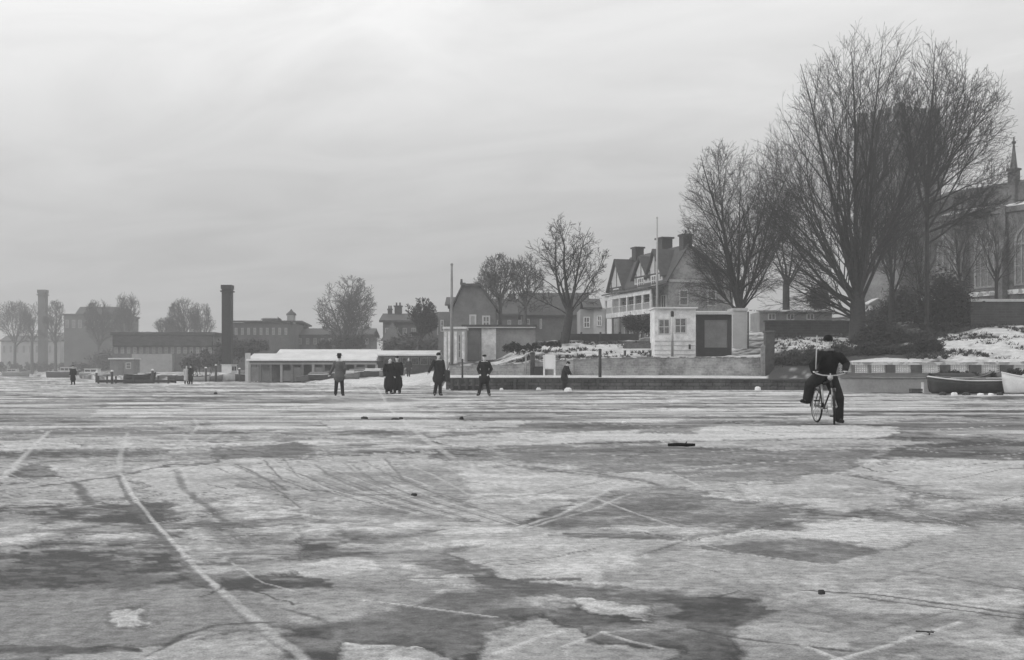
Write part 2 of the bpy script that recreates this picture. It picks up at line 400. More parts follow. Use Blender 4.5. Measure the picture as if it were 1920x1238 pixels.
def line(val, pts, wid, mixf=.85, jag=0.0, dash=0.0):
    """a groove, crack or skate mark of a given width in metres along ground points"""
    global tone
    g = [((u - 960) * EYE / (v - HZ), F * EYE / (v - HZ)) for u, v in pts]
    lo = max(min(p[1] for p in g) - .5, 0); hi = max(p[1] for p in g) + .5
    rows = np.where((Yr > lo) & (Yr < hi))[0]
    if not len(rows): return
    r0, r1 = rows[0], rows[-1] + 1
    x, y = Xg[r0:r1], Yg[r0:r1]
    if jag: x = x + jag * (fbm(x / .25, y / .25, 61, 3) - .5); y = y + jag * (fbm(x / .25 + 5, y / .25, 67, 3) - .5)
    D = np.full(x.shape, 9.0)
    for (ax, ay), (bx, by) in zip(g, g[1:]):
        dx, dy = bx - ax, by - ay; L2 = dx * dx + dy * dy + 1e-9
        t = np.clip(((x - ax) * dx + (y - ay) * dy) / L2, 0, 1)
        D = np.minimum(D, np.hypot(x - ax - t * dx, y - ay - t * dy))
    px = np.maximum(y / F * 2.2, y * y / (F * EYE) * .0)      # no thinner than a grid cell
    wv_ = np.maximum(wid, px)
    k = np.clip(1.6 - D / wv_ * 1.1, 0, 1) * mixf * np.clip(.3 + 1.6 * fbm(x / .3, y / .3, 117, 4) - .1, .25, 1) * np.clip(wid / wv_ * 1.6, .15, 1)
    if dash: k = k * (vnoise(x / dash, y / dash, 71) > .45)
    tone[r0:r1] = tone[r0:r1] * (1 - k) + val * k
LINES = [
 (.20, [(218,888),(238,930),(282,985),(340,1050),(392,1100)], .018, .85, .015),
 (.60, [(228,888),(250,930),(296,985),(356,1050),(406,1100)], .015, .8, .015), (.54, [(400,1095),(478,1160),(566,1232),(630,1290)], .022, .75, .02), (.24, [(388,1098),(455,1160),(540,1232)], .008, .5, .04),
 (.55, [(240,812),(226,850),(222,890)], .03, .6), (.54, [(330,870),(345,915),(330,935)], .05, .5),
 (.15, [(330,880),(345,915),(420,975),(445,1010),(455,1020)], .03, .7, .08), (.2, [(380,975),(425,1015),(450,1020)], .05, .7, .1),
 (.58, [(0,900),(50,850),(92,808)], .035, .7), (.58, [(708,728),(732,768),(795,822),(850,858)], .05, .6),
 (.56, [(320,850),(372,800),(365,785)], .035, .5), (.55, [(440,800),(330,850)], .03, .4),
 (.13, [(0,921),(120,906),(170,900),(240,888),(330,870),(400,868),(430,850)], .03, .85, .2),
 (.14, [(135,905),(155,920),(165,945)], .045, .8, .1),
 (.13, [(280,1228),(330,1200),(400,1172),(520,1168)], .016, .8, .1), (.56, [(275,1232),(335,1203),(410,1185)], .014, .7, .1),
 (.17, [(330,1005),(520,1004)], .016, .8), (.17, [(310,1020),(560,1018)], .014, .8), (.17, [(350,1039),(540,1038)], .016, .8), (.18, [(320,985),(500,978),(560,965)], .03, .7),
 (.15, [(1500,1105),(1640,1114),(1930,1152)], .013, 1.0), (.15, [(1600,1117),(1760,1138),(1930,1160)], .012, 1.0),
 (.2, [(1720,1072),(1800,1085),(1930,1106)], .012, .9), (.22, [(1640,1090),(1780,1050)], .015, .4),
 (.58, [(960,992),(1040,968),(1100,942),(1165,905)], .02, .8, .04), (.58, [(985,990),(1110,955),(1180,925)], .014, .7, .04), (.55, [(1120,935),(1200,965),(1300,998)], .014, .7),
 (.2, [(1650,895),(1720,925),(1800,940),(1900,952)], .03, .7, .1, .12), (.2, [(1590,890),(1660,905),(1720,912)], .03, .6, .1), (.2, [(1720,910),(1715,935)], .03, .5),
 (.16, [(960,872),(1110,885),(1200,900),(1250,912)], .035, .7, .15), (.16, [(1120,945),(1300,985),(1420,992)], .015, .6, .1),
 (.54, [(880,868),(905,895),(915,920),(880,940),(820,950)], .03, .6), (.54, [(900,868),(960,895),(1000,925),(985,945)], .03, .6), (.54, [(930,868),(1040,900),(1070,918)], .03, .6),
 (.14, [(1290,1175),(1390,1195),(1590,1218)], .012, 1.0, .03), (.15, [(1290,1010),(1360,1000),(1400,985)], .04, .7, .15),
 (.58, [(1090,1125),(1130,1140),(1180,1145)], .02, .7, .06), (.58, [(915,1228),(1000,1200),(1060,1180)], .014, .8, .05), (.58, [(1130,1185),(1180,1200),(1240,1212)], .014, .7, .05),
]
for l in LINES: line(*l)
rg = random.Random(5)
for i in range(15):                                                # the fan of skate strokes across the pale patch
    u = 400 + i * 25 + rg.uniform(-22, 22); l_ = rg.uniform(.45, 1.15); line(rg.choice([.16, .2, .24, .58]), [(u, 868 + rg.uniform(-12, 12)), (u + 60 * l_, 888 + 10 * l_ + rg.uniform(-6, 6)), (u + rg.uniform(120, 200) * l_, 888 + 55 * l_ + rg.uniform(-16, 10))], rg.uniform(.009, .018), rg.uniform(.45, .85), .05)
for i in range(9):
    u = 500 + i * 30; line([.2, .56][i % 2], [(u, 885 + i), (u + 90, 915 + i * 2), (u + 260, 962 + i * 3)], .012, .7, .02)
for i in range(120):                                               # stray blade marks
    Y0 = rg.uniform(4, 26); v = HZ + F / Y0; u = rg.uniform(-50, 1950); du = rg.choice([-1, 1]) * rg.uniform(110, 300); dv = rg.uniform(-.16, .16) * (v - HZ)
    c_ = rg.uniform(-.06, .06) * (v - HZ)
    line(rg.choice([.18, .2, .55, .58]), [(u, v), (u + du * .5, v + dv * .5 + c_), (u + du, v + dv)], rg.uniform(.006, .014), rg.uniform(.5, .9), .02)
for i in range(16):                                               # jagged hairline cracks
    Y0 = rg.uniform(4.2, 16); v = HZ + F / Y0; u = rg.uniform(-50, 1900); q_ = [(u, v)]
    for k in range(rg.randint(3, 6)): q_.append((q_[-1][0] + rg.uniform(40, 130), q_[-1][1] + rg.uniform(-.09, .09) * (v - HZ)))
    line(.12, q_, .008, .85, .14)
for i in range(70):                                               # long wind-scoured streaks far out
    Y0 = 22 * (3.2 ** rg.random()); v = HZ + F / Y0; u = rg.uniform(-100, 2000); du = rg.uniform(60, 420)
    line(rg.choice([.17, .2, .22, .55, .58]), [(u, v), (u + du, v + rg.uniform(-1.2, 1.2))], Y0 * .004 + .02, rg.uniform(.5, .9), .1)
lump = vnoise(Xg / .03, Yg / .03, 83)
tone = np.clip(tone + .05 * (lump - .5) * (Yg < 14), .02, .8); tone = np.clip(.33 + (tone - .34) * 1.32, .06, .72)
zz = -.004 + .010 * (mid_ - .5) * (Yg < 30) + .02 * np.clip(tone - .35, 0, .3) * (Yg < 60)
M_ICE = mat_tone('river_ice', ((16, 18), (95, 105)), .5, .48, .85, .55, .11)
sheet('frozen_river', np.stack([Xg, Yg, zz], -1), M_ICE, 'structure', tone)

# ------------------------------------------------------------------ the bank: a height table by sight line and distance
PROF = [
 (-6000, [(330, 0), (332, .8), (360, 1.2), (450, 2), (650, 3)]),
 (20,  [(330, 0), (332, .8), (360, 1.2), (450, 2), (650, 3)]),
 (100, [(280, 0), (284, .8), (320, 1.2), (450, 2), (650, 3)]),
 (180, [(170, 0), (174, .7), (230, 1.2), (400, 2), (650, 3)]),
 (300, [(146, 0), (150, .7), (200, 1.2), (400, 2.2), (650, 3)]),
 (420, [(137, 0), (140, .6), (170, 1.0), (300, 2), (650, 3.2)]),
 (520, [(128, 0), (130, .5), (150, .9), (300, 2), (650, 3.4)]),
 (620, [(110, 0), (116, .45), (140, .9), (300, 2), (650, 3.6)]),
 (700, [(100, 0), (107, .5), (130, .9), (200, 1.6), (650, 4)]),
 (780, [(92, 0), (102, .55), (125, .9), (200, 1.8), (650, 4.5)]),
 (830, [(80, 0), (92, .6), (115, 1.2), (180, 2.2), (650, 5)]),
 (842, [(70, .5), (73.4, .84), (75.3, .86), (76.3, 1.35), (85, 1.6), (95, 2.0), (110, 2.6), (130, 3), (650, 5)]),
 (930, [(70, .5), (73.4, .84), (75.3, .86), (76.3, 1.42), (85, 1.7), (95, 2.2), (110, 2.8), (130, 3.2), (650, 5.4)]),
 (1000, [(70, .5), (73.4, .84), (75.3, .86), (76.3, 1.55), (80, 2.2), (90, 3.15), (100, 3.7), (130, 4.2), (650, 6)]),
 (1130, [(69, .5), (73.4, .82), (75.3, .84), (76.3, 1.85), (84, 2.3), (92, 3.3), (105, 4.0), (125, 4.4), (650, 7)]),
 (1300, [(68.5, .5), (73.4, .82), (75.3, .84), (76.3, 1.85), (84, 2.15), (92, 3.3), (105, 4.2), (125, 4.6), (650, 7)]),
 (1440, [(68.3, .5), (73.4, .78), (75.3, .80), (76.3, 1.8), (85, 2.5), (95, 3.7), (110, 5.2), (125, 6), (650, 8)]),
 (1455, [(68.3, .5), (71, .7), (73, 1.3), (84, 3.2), (93, 4.0), (97, 5.0), (120, 6.3), (650, 9)]),
 (1535, [(68, .5), (71, .7), (73, 1.3), (84, 3.25), (93, 4.0), (97, 5.0), (120, 6.5), (650, 9)]),
 (1590, [(61.2, .5), (65, .8), (70, 1.5), (80, 2.8), (88, 3.4), (97, 4.9), (120, 6.8), (650, 9)]),
 (1640, [(60.6, .5), (63, 1.0), (66, 1.45), (70, 1.75), (80, 2.5), (88, 3.3), (97, 4.8), (120, 7), (650, 9)]),
 (1740, [(59.4, .5), (62.3, .85), (63, 1.2), (68, 1.5), (76, 2.4), (86, 3.6), (95, 4.8), (110, 7.0), (650, 9)]),
 (1850, [(59, .5), (62.3, .85), (63, 1.2), (70, 1.6), (85, 4.4), (95.5, 4.9), (96.7, 6.9), (110, 7.2), (650, 9)]),
 (8000, [(58.8, .5), (62.3, .85), (63, 1.2), (70, 1.6), (85, 4.6), (95.5, 5.1), (96.7, 6.9), (110, 7.2), (650, 9)]),
]
def gz(px, Y):
    i = 0
    while i < len(PROF) - 2 and PROF[i + 1][0] < px: i += 1
    (a, pa), (b, pb) = PROF[i], PROF[i + 1]; t = min(max((px - a) / (b - a), 0), 1)
    ev = lambda p: np.interp(Y, [q[0] for q in p], [q[1] for q in p], left=-.6)
    return float(ev(pa) * (1 - t) + ev(pb) * t)
bx = np.concatenate([[-6000, -2500, -1200, -700], np.arange(-400, 2321, 6.0), [2500, 2800, 3400, 5000, 8000]])
knots = []
for px in bx:
    i = 0
    while i < len(PROF) - 2 and PROF[i + 1][0] < px: i += 1
    (a, pa), (b, pb) = PROF[i], PROF[i + 1]; t = min(max((px - a) / (b - a), 0), 1)
    knots.append((pa[0][0] * (1 - t) + pb[0][0] * t, px))
TT = np.concatenate([[-.002, 0.0], np.linspace(.004, .12, 34), np.linspace(.125, .5, 110), np.linspace(.51, 1.0, 60)])
BP = np.zeros((len(TT), len(bx), 3)); BT = np.zeros((len(TT), len(bx))); 
for j, (s0, px) in enumerate(knots):
    Yc = s0 * (650.0 / s0) ** TT
    BP[:, j, 0] = np.clip((px - 960) * Yc / F, -790, 790); BP[:, j, 1] = Yc
    for i in range(len(TT)): BP[i, j, 2] = -.6 if i == 0 else gz(px, Yc[i])
bxx, byy = BP[..., 0], BP[..., 1]
BU0 = np.repeat(bx[None, :], len(TT), 0); BU = BU0 + (fbm(bxx / 3.0, byy / 3.0, 131, 4) - .5) * 110
rough_ = fbm(bxx / 2.5, byy / 2.5, 5, 5); fineb = fbm(bxx / .6, byy / .6, 9, 4)
inland = (byy - np.array([k[0] for k in knots])[None, :])
BP[..., 2] += np.where(inland > 8, (rough_ - .5) * .35 + (fineb - .5) * .12, (fineb - .5) * .03) * (np.arange(len(TT)) > 1)[:, None]
snow = np.full(BT.shape, .30)
snow = np.where((BU < 830) & (inland < 45), .38, snow)
snow = np.where((BU > 560) & (BU < 835) & (byy < 125), .92, snow)
snow = np.where((BU0 > 835) & (BU0 < 1440) & (byy < 76), .80, snow)
snow = np.where((BU > 930) & (BU < 1240) & (byy > 76) & (byy < 95), .44, snow)
snow = np.where((BU > 1000) & (BU < 1240) & (byy > 84) & (byy < 90), .64, snow)
snow = np.where((BU > 1300) & (BU < 1440) & (byy > 76), .42, snow)
snow = np.where((BU > 1445) & (BU < 1600) & (byy > 72) & (byy < 80), .22, snow)
snow = np.where((BU > 1445) & (BU < 1600) & (byy >= 80) & (byy < 90), .62, snow)
snow = np.where((BU0 > 1596) & (byy > 63) & (byy < 73), .85, snow)
snow = np.where((BU > 1600) & (BU < 1760 - (byy - 70) * 3) & (byy >= 72) & (byy < 96), .05, snow)
snow = np.where((BU > 1740) & (byy >= 70) & (byy < 86), .50, snow)
snow = np.where((BU > 1600) & (byy < 63), .6, snow)
cov = np.clip((snow - (1 - (.45 * rough_ + .35 * fineb + .2 * fbm(bxx / .3, byy / .3, 137, 3)) * 1.05) + .13) * 9, 0, 1)
BT = .065 + .05 * (fineb - .5) + cov * (.56 + .15 * (rough_ - .5))
M_BANK = mat_tone('bank_ground', ((1.5, 1.5), (9, 9)), .3, .9, .9, .6, .1)
sheet('river_bank', BP, M_BANK, 'structure', BT)

# ------------------------------------------------------------------ materials
M = dict(
 quay=mat_courses('quay_stone', .085, .75, .7, .22, .35), garden=mat_courses('garden_brick', .31, .5, .45, .14, 1.1), brickd=mat_courses('dark_brick', .075, .3, .6, .2, 1.3),
 pier=mat('weathered_stone', .085, .35, 3), white=mat('white_paint', .72, .24, 2.2, .6, contrast=1.3), cream=mat('pale_render', .52, .18, 1.2), grey=mat('grey_render', .26, .22, 1.2),
 mid=mat('drab_brick', .17, .25, .9), dark=mat('tarred_board', .05, .3, 2), slate=mat('slate_roof', .075, .3, 2, .7), lead=mat_snowy('leaded_roof', .11, .55, .9), snowroof=mat('snow_covered_roof', .68, .16, .8),
 stone=mat('church_stone', .12, .55, .7, .9, contrast=1.3), stonel=mat('pale_dressed_stone', .25, .5, 1.5), timber=mat('dark_timber', .06, .3, 4), glass=mat('window_glass', .045, .3, 2, .15, spec=.5),
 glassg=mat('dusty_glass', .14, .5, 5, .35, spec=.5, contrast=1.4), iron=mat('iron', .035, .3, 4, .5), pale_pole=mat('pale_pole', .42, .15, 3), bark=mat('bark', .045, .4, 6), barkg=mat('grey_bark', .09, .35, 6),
 ever=mat('evergreen_leaf', .030, .45, 3), shrub=mat('bare_shrub', .09, .4, 3), hull=mat('dark_hull', .05, .4, 2, .6), hullw=mat('white_hull', .66, .15, 2, .5), canvas=mat('pale_canvas', .50, .2, 2), hullg=mat('grey_hull', .2, .3, 2, .6),
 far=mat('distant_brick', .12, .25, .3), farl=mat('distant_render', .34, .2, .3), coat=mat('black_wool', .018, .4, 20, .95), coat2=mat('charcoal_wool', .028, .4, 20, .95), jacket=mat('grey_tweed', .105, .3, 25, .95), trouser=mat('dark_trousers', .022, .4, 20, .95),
 trouserg=mat('grey_flannel', .055, .3, 20, .95), skin=mat('skin', .55, .15, 20, .6), hair=mat('dark_hair', .03, .4, 40, .7), felt=mat('dark_felt', .012, .3, 30, .95), leather=mat('black_leather', .02, .3, 20, .5), scarf=mat('pale_scarf', .22, .2, 30, .95),
 rubber=mat('rubber', .02, .3, 20, .7), chrome=mat('bright_metal', .42, .1, 20, .3, spec=.6), enamel=mat('black_enamel', .02, .2, 10, .3, spec=.5), wood=mat('dry_wood', .12, .4, 6), palew=mat('pale_wood', .46, .2, 12), board=mat('white_board', .80, .05, 3, .6), snow=mat('lying_snow', .8, .05, 3), lattice=mat('pale_lattice', .55, .2, 3), pane=mat('shed_panel', .20, .2, 1.5), beige=mat('pale_tank', .48, .12, .8),
)

# ------------------------------------------------------------------ walls along the bank
def strip(name, pts, y0s, thick, m, label, cat, parts=True):
    """a wall following ground points [(px, Y, zbottom, ztop)]"""
    b = MB(); n = len(pts)
    for (px, Y, za, zb) in pts:
        x = X(px, Y); b.v += [(x, Y, za), (x, Y + thick, za), (x, Y + thick, zb), (x, Y, zb)]
    for i in range(n - 1):
        a, c = i * 4, i * 4 + 4
        b.f += [(a, c, c + 3, a + 3), (a + 3, c + 3, c + 2, a + 2), (a + 2, c + 2, c + 1, a + 1), (a + 1, c + 1, c, a)]
    b.f += [(0, 3, 2, 1), (4 * n - 4, 4 * n - 3, 4 * n - 2, 4 * n - 1)]
    return b.build(name, m, label=label, cat=cat)
t = empty('quay_wall', (X(1190, 68.5), 68.5, 0), 0, 'low dark stone river wall at the ice edge below the towpath', 'wall')
def under(t, o):
    o.parent = t; o.matrix_parent_inverse = Matrix.Translation(-Vector(t.location)); return o
for k in ('label', 'category'): pass
def strip_part(t, name, pts, thick, m):
    o = strip(name, pts, None, thick, m, None, None); return under(t, o)
strip_part(t, 'wall_face', [(836, 69.9, -.3, .60), (1000, 69.2, -.3, .61), (1135, 68.5, -.3, .60), (1300, 68.2, -.3, .58), (1440, 68.0, -.3, .56), (1545, 67.6, -.3, .55)], .6, M['quay'])
strip_part(t, 'coping', [(836, 69.82, .603, .70), (1000, 69.12, .613, .71), (1135, 68.42, .603, .70), (1300, 68.12, .583, .68), (1440, 67.92, .563, .66), (1545, 67.52, .553, .65)], .75, M['pier'])
for i, (px, w_) in enumerate([(860, .5), (893, .8), (940, .7), (962, .5), (985, .9), (1035, .7), (1090, .8), (1118, 1.0)]):   # timber fenders set against the face
    Yq = 69.9 - (px - 836) * .0047
    under(t, MB().box(X(px, Yq), X(px, Yq) + .16, Yq - .22, Yq - .083, -.25, .62).build('fender', M['timber']))
t = empty('garden_wall', (X(1130, 74.2), 74.2, .7), 0, 'long weathered brick garden wall behind the towpath', 'wall')
strip_part(t, 'brickwork', [(842, 74.2, .4, 1.42), (930, 74.2, .4, 1.47), (1000, 74.2, .4, 1.62), (1100, 74.2, .4, 1.86), (1150, 74.2, .4, 1.92), (1300, 74.2, .4, 1.95), (1434, 74.2, .4, 1.94)], .34, M['garden'])
strip_part(t, 'coping', [(842, 74.14, 1.423, 1.50), (930, 74.14, 1.473, 1.55), (1000, 74.14, 1.623, 1.70), (1100, 74.14, 1.863, 1.94), (1150, 74.14, 1.923, 2.0), (1300, 74.14, 1.953, 2.02), (1434, 74.14, 1.943, 2.01)], .48, mat_snowy('snowy_coping', .2, .5, 2.5, .6))
# gate pier, with a paler post against its side
t = empty('gate_pier', (X(1443, 74.2), 74.2, .6), 0, 'tall dark square gate pier at the end of the brick garden wall', 'pillar')
MB().box(-.30, .27, -.2, .4, -.2, 2.9).build('shaft', M['pier'], t, bevel=.02); MB().box(-.36, .33, -.26, .46, 2.903, 3.05).build('cap', M['pier'], t, bevel=.03)
t = empty('gate_post', (X(1430.5, 73.8), 73.8, .6), 0, 'narrow pale post standing against the side of the dark gate pier', 'post')
MB().box(-.12, .12, -.1, .12, -.2, 2.0).build('shaft', M['stonel'], t); MB().prism_y([(-.15, 2.003), (.15, 2.003), (0, 2.2)], -.13, .15).build('cap', M['stonel'], t)
# lower river wall on the right
t = empty('river_wall', (X(1680, 59.5), 59.5, 0), 0, 'smooth pale river wall below the balustrade to the right of the bicycle', 'wall')
strip_part(t, 'wall_face', [(1575, 60.6, -.3, .72), (1640, 59.9, -.3, .73), (1742, 58.9, -.3, .74)], .55, M['grey'])
strip_part(t, 'far_face', [(1742.2, 59.1, -.3, .70), (1850, 58.6, -.3, .70), (2150, 58.3, -.3, .70)], .55, M['quay'])
strip_part(t, 'coping', [(1575, 60.5, .733, .83), (1640, 59.8, .743, .84), (1742, 58.8, .753, .85), (2150, 58.2, .753, .85)], .8, M['mid'])
strip_part(t, 'buttress', [(1732, 58.5, -.3, .52), (1750, 58.5, -.3, .52)], .39, M['cream'])
# balustrade: piers, pierced panels, rail
t = empty('balustrade', (X(1750, 62), 62, .8), 0, 'low promenade balustrade of dark piers and pierced pale panels with a snowy rail', 'fence')
pan = [(1572, 1596), (1602, 1628), (1633, 1660), (1678, 1708), (1728, 1762), (1781, 1816), (1839, 1874), (1899, 1935), (1956, 1990)]
Yb = 62.0
strip_part(t, 'rail', [(1568, Yb - .16, 1.413, 1.55), (1780, Yb - .16, 1.42, 1.56), (2000, Yb - .16, 1.42, 1.56)], .42, mat_snowy('snowy_rail', .3, .45, 3, .6))
strip_part(t, 'plinth', [(1568, Yb - .1, .45, .985), (1780, Yb - .1, .45, .985), (2000, Yb - .1, .45, .985)], .30, M['mid'])
for a, c in zip([1566] + [p[1] for p in pan], [p[0] for p in pan] + [2000]):
    if c - a > 3: under(t, MB().box(X(a, Yb) + .004, X(c, Yb) - .004, Yb - .13, Yb + .23, .988, 1.41).build('pier', M['pier'] if a > 1640 else M['mid']))
for a, c in pan:
    b = MB(); x0, x1 = X(a, Yb) + .008, X(c, Yb) - .008; n = max(3, int((x1 - x0) / .11))
    for k in range(n + 1):
        xx = x0 + (x1 - x0) * k / n
        b.box(xx - .026, xx + .026, Yb - .02, Yb + .06, .99, 1.408)
    for zc in (1.06, 1.17, 1.28, 1.36): b.box(x0, x1, Yb - .035, Yb + .05, zc - .024, zc + .024)
    under(t, b.build('panel', M['lattice']))

# ------------------------------------------------------------------ houses and sheds
def site(name, px, Y, label, cat, rz=0, group=None):
    g = gz(px, Y); t = empty(name, (X(px, Y), Y, g), rz, label, cat, group); S = Y / F
    return t, (lambda p: (p - px) * S), (lambda p: EYE + (HZ - p) * S - g)
def window(t, x0, x1, z0, z1, y, frame=M['white'], pane=M['glass'], nx=1, nz=2, fw=.09, rz=0, loc=(0, 0, 0), lab=None):
    """frame proud of the wall face at y (facing -y), glass set back in it"""
    b = MB(); w_ = fw
    b.box(x0, x1, y - .05, y + .04, z0, z0 + w_); b.box(x0, x1, y - .05, y + .04, z1 - w_, z1)
    b.box(x0, x0 + w_, y - .05, y + .04, z0 + w_, z1 - w_); b.box(x1 - w_, x1, y - .05, y + .04, z0 + w_, z1 - w_)
    for i in range(1, nx): xx = x0 + (x1 - x0) * i / nx; b.box(xx - w_ / 3, xx + w_ / 3, y - .04, y + .04, z0 + w_, z1 - w_)
    for i in range(1, nz): zc = z0 + (z1 - z0) * i / nz; b.box(x0 + w_, x1 - w_, y - .035, y + .04, zc - w_ / 3, zc + w_ / 3)
    f = b.build('window', frame, t, loc, rz, label=lab)
    MB().box(x0 + w_ * .5, x1 - w_ * .5, y - .012, y + .03, z0 + w_ * .5, z1 - w_ * .5).build('pane', pane, f)
    return f
def chimney(t, x, y, z0, z1, w_, m=None, pots=2, d=None):
    d = d or w_
    c = MB().box(x - w_ / 2, x + w_ / 2, y - d / 2, y + d / 2, z0, z1 - .18).box(x - w_ * .62, x + w_ * .62, y - d * .62, y + d * .62, z1 - .177, z1).build('chimney', m or M['brickd'], t)
    for i in range(pots):
        xx = x + (i - (pots - 1) / 2) * w_ / max(pots, 1)
        MB().lathe([(.13, z1 + .003), (.11, z1 + .4), (.13, z1 + .45)], 8, (xx, y, 0)).build('chimney_pot', M['brickd'], c)
    return c
def gable_roof(b, x0, x1, y0, y1, ze, zr, th=.18, over=.35):
    """ridge along x"""
    ym = (y0 + y1) / 2; s = (zr - ze) / (ym - y0)
    a, e = y0 - over, ze - over * s
    b.prism_x([(a, e), (ym, zr), (ym, zr + th), (a, e + th)], x0 - over, x1 + over)
    b.prism_x([(ym, zr), (y1 + over, e), (y1 + over, e + th), (ym, zr + th)], x0 - over, x1 + over)
def gable_roof_y(b, x0, x1, y0, y1, ze, zr, th=.18, over=.3):
    xm = (x0 + x1) / 2; s = (zr - ze) / (xm - x0); a, e = x0 - over, ze - over * s
    b.prism_y([(a, e), (xm, zr), (xm, zr + th), (a, e + th)][::-1], y0 - over, y1)
    b.prism_y([(xm, zr), (x1 + over, e), (x1 + over, e + th), (xm, zr + th)][::-1], y0 - over, y1)

# white weatherboard kiosk
t, fx, fz = site('kiosk', 1266, 80, 'white weatherboarded kiosk with two square windows above the garden wall', 'hut')
hx0, hx1 = fx(1227.5), fx(1304.5); zt = fz(579); wins = [(fx(1234), fx(1256.5), fz(628), fz(598)), (fx(1264.5), fx(1287.5), fz(626), fz(596))]
b = MB().hole_panel(hx0, hx1, -.3, zt, 0, .12, wins)
b.box(hx0, hx0 + .12, .123, 2.6, -.3, zt).box(hx1 - .12, hx1, .123, 2.6, -.3, zt).box(hx0 + .123, hx1 - .123, 2.48, 2.6, -.3, zt)
wl = b.build('wall', M['white'], t)
bb = MB()
for py in (640, 648, 657, 665): bb.box(hx0 - .01, hx1 + .01, -.025, -.002, fz(py) - .02, fz(py) + .035)
bb.build('weatherboard', M['cream'], t)
MB().box(hx0 - .12, hx1 + .12, -.25, 2.75, zt + .003, zt + .10).build('roof', M['snowroof'], t)
for a in wins: window(t, *a, .03, M['cream'], M['glassg'], 2, 2, .09)
MB().box(fx(1291), fx(1295), -.06, -.03, fz(655), fz(646)).build('latch', M['iron'], t)
t, fx, fz = site('mooring_post', 1260.5, 77.2, 'tall slim post with a black cap in front of the white kiosk', 'post')
MB().lathe([(.09, -.5), (.085, fz(640))], 10).build('lower_shaft', M['mid'], t, smooth=True); MB().lathe([(.085, fz(640) + .002), (.08, fz(594))], 10).build('upper_shaft', M['cream'], t, smooth=True); MB().lathe([(.11, fz(594) + .002), (.11, fz(585)), (.04, fz(583))], 10).build('cap', M['iron'], t)
# dark shed beside the kiosk
t, fx, fz = site('storage_shed', 1338, 82.5, 'dark timber shed with a grey panel front beside the white kiosk', 'shed')
x0, x1, zt = fx(1306.5), fx(1372), fz(590)
MB().hole_panel(x0, x1, -.4, zt, 0, .15, [(fx(1321), fx(1364), fz(652), fz(600))]).box(x0, x0 + .15, .152, 3, -.4, zt).box(x1 - .15, x1, .152, 3, -.4, zt).box(x0 + .152, x1 - .152, 2.85, 3, -.4, zt).build('wall', M['dark'], t)
MB().box(fx(1321) + .004, fx(1364) - .004, .06, .13, fz(652), fz(600) - .004).build('door', M['pane'], t)
MB().prism_x([(-.35, zt + .003), (3.2, zt + .25), (3.2, zt + .42), (-.35, zt + .17)], x0 - .15, x1 + .15).build('roof', M['cream'], t)
# pale tank-like block
t, fx, fz = site('pale_outbuilding', 1388, 88, 'smooth pale upright outbuilding behind the dark shed, below the twin trunked tree', 'shed')
MB().box(fx(1374), fx(1400.5), 0, 2, -.6, fz(583)).build('wall', M['beige'], t); MB().box(fx(1373), fx(1402), -.1, 2.1, fz(583) + .003, fz(578)).build('roof', M['cream'], t); MB().box(fx(1401), fx(1403.5), -.15, -.02, -.3, fz(585)).build('downpipe', M['dark'], t)

# the large gabled house with the verandah
t = empty('gabled_house', (11.57, 134, 4.3), R(-72.5), 'large half-timbered house with three front gables, tall chimneys and a white verandah', 'house')
L, D, ZE, ZRG, RY = 14.7, 7.4, 6.3, 9.7, 2.2
MB().box(0, L, 0, D, -1, ZE).prism_x([(0, ZE + .003), (D, ZE + .003), (RY, ZRG)], .0, L).build('wall', mat('stained_render', .27, .5, .6, contrast=1.3), t)
b = MB().prism_x([(-.35, ZE - .45), (RY, ZRG + .05), (RY, ZRG + .24), (-.35, ZE - .22)], -.3, L + .35).prism_x([(RY, ZRG + .05), (D + .35, ZE - .1), (D + .35, ZE + .1), (RY, ZRG + .24)], -.3, L + .35); rf = b.build('roof', M['slate'], t)
chimney(rf, 1.9, RY, 9.0, 10.9, 1.1, M['iron'], d=1.0, pots=0); chimney(rf, 9.0, RY, 9.0, 11.2, 1.5, M['iron'], d=1.2, pots=0); chimney(rf, L - .75, RY + .1, 8.8, 11.0, 1.0, M['iron'], d=1.0, pots=1)
for gx, gw, gp in ((1.6, 4.2, 9.3), (8.4, 3.6, 9.0), (12.0, 3.6, 9.4)):
    a, c = gx - gw / 2, gx + gw / 2; ze = 7.0 if gx > 4 else 6.3
    gb = MB().box(a, c, -.25, 1.9, 5.6, ze).prism_y([(a, ze), (c, ze), (gx, gp)], -.25, 1.9).build('gable', M['cream'], t)
    b = MB(); gable_roof_y(b, a, c, -.25, 2.1, ze + .03, gp + .03, .2, .35); b.build('gable_roof', M['slate'], t)
    tb = MB()                                                   # half timbering
    for k in (-.36, 0, .36): tb.box(gx + k * gw - .07, gx + k * gw + .07, -.29, -.255, ze - .6, ze + (gp - ze) * (1 - abs(k) * 2) - .15)
    tb.box(a + .1, c - .1, -.285, -.257, ze - .08, ze + .08); tb.build('timbering', M['timber'], gb)
    window(t, gx - .8, gx + .8, ze - 1.2, ze - .12, -.30, M['white'], M['glassg'], 3, 2, .1)
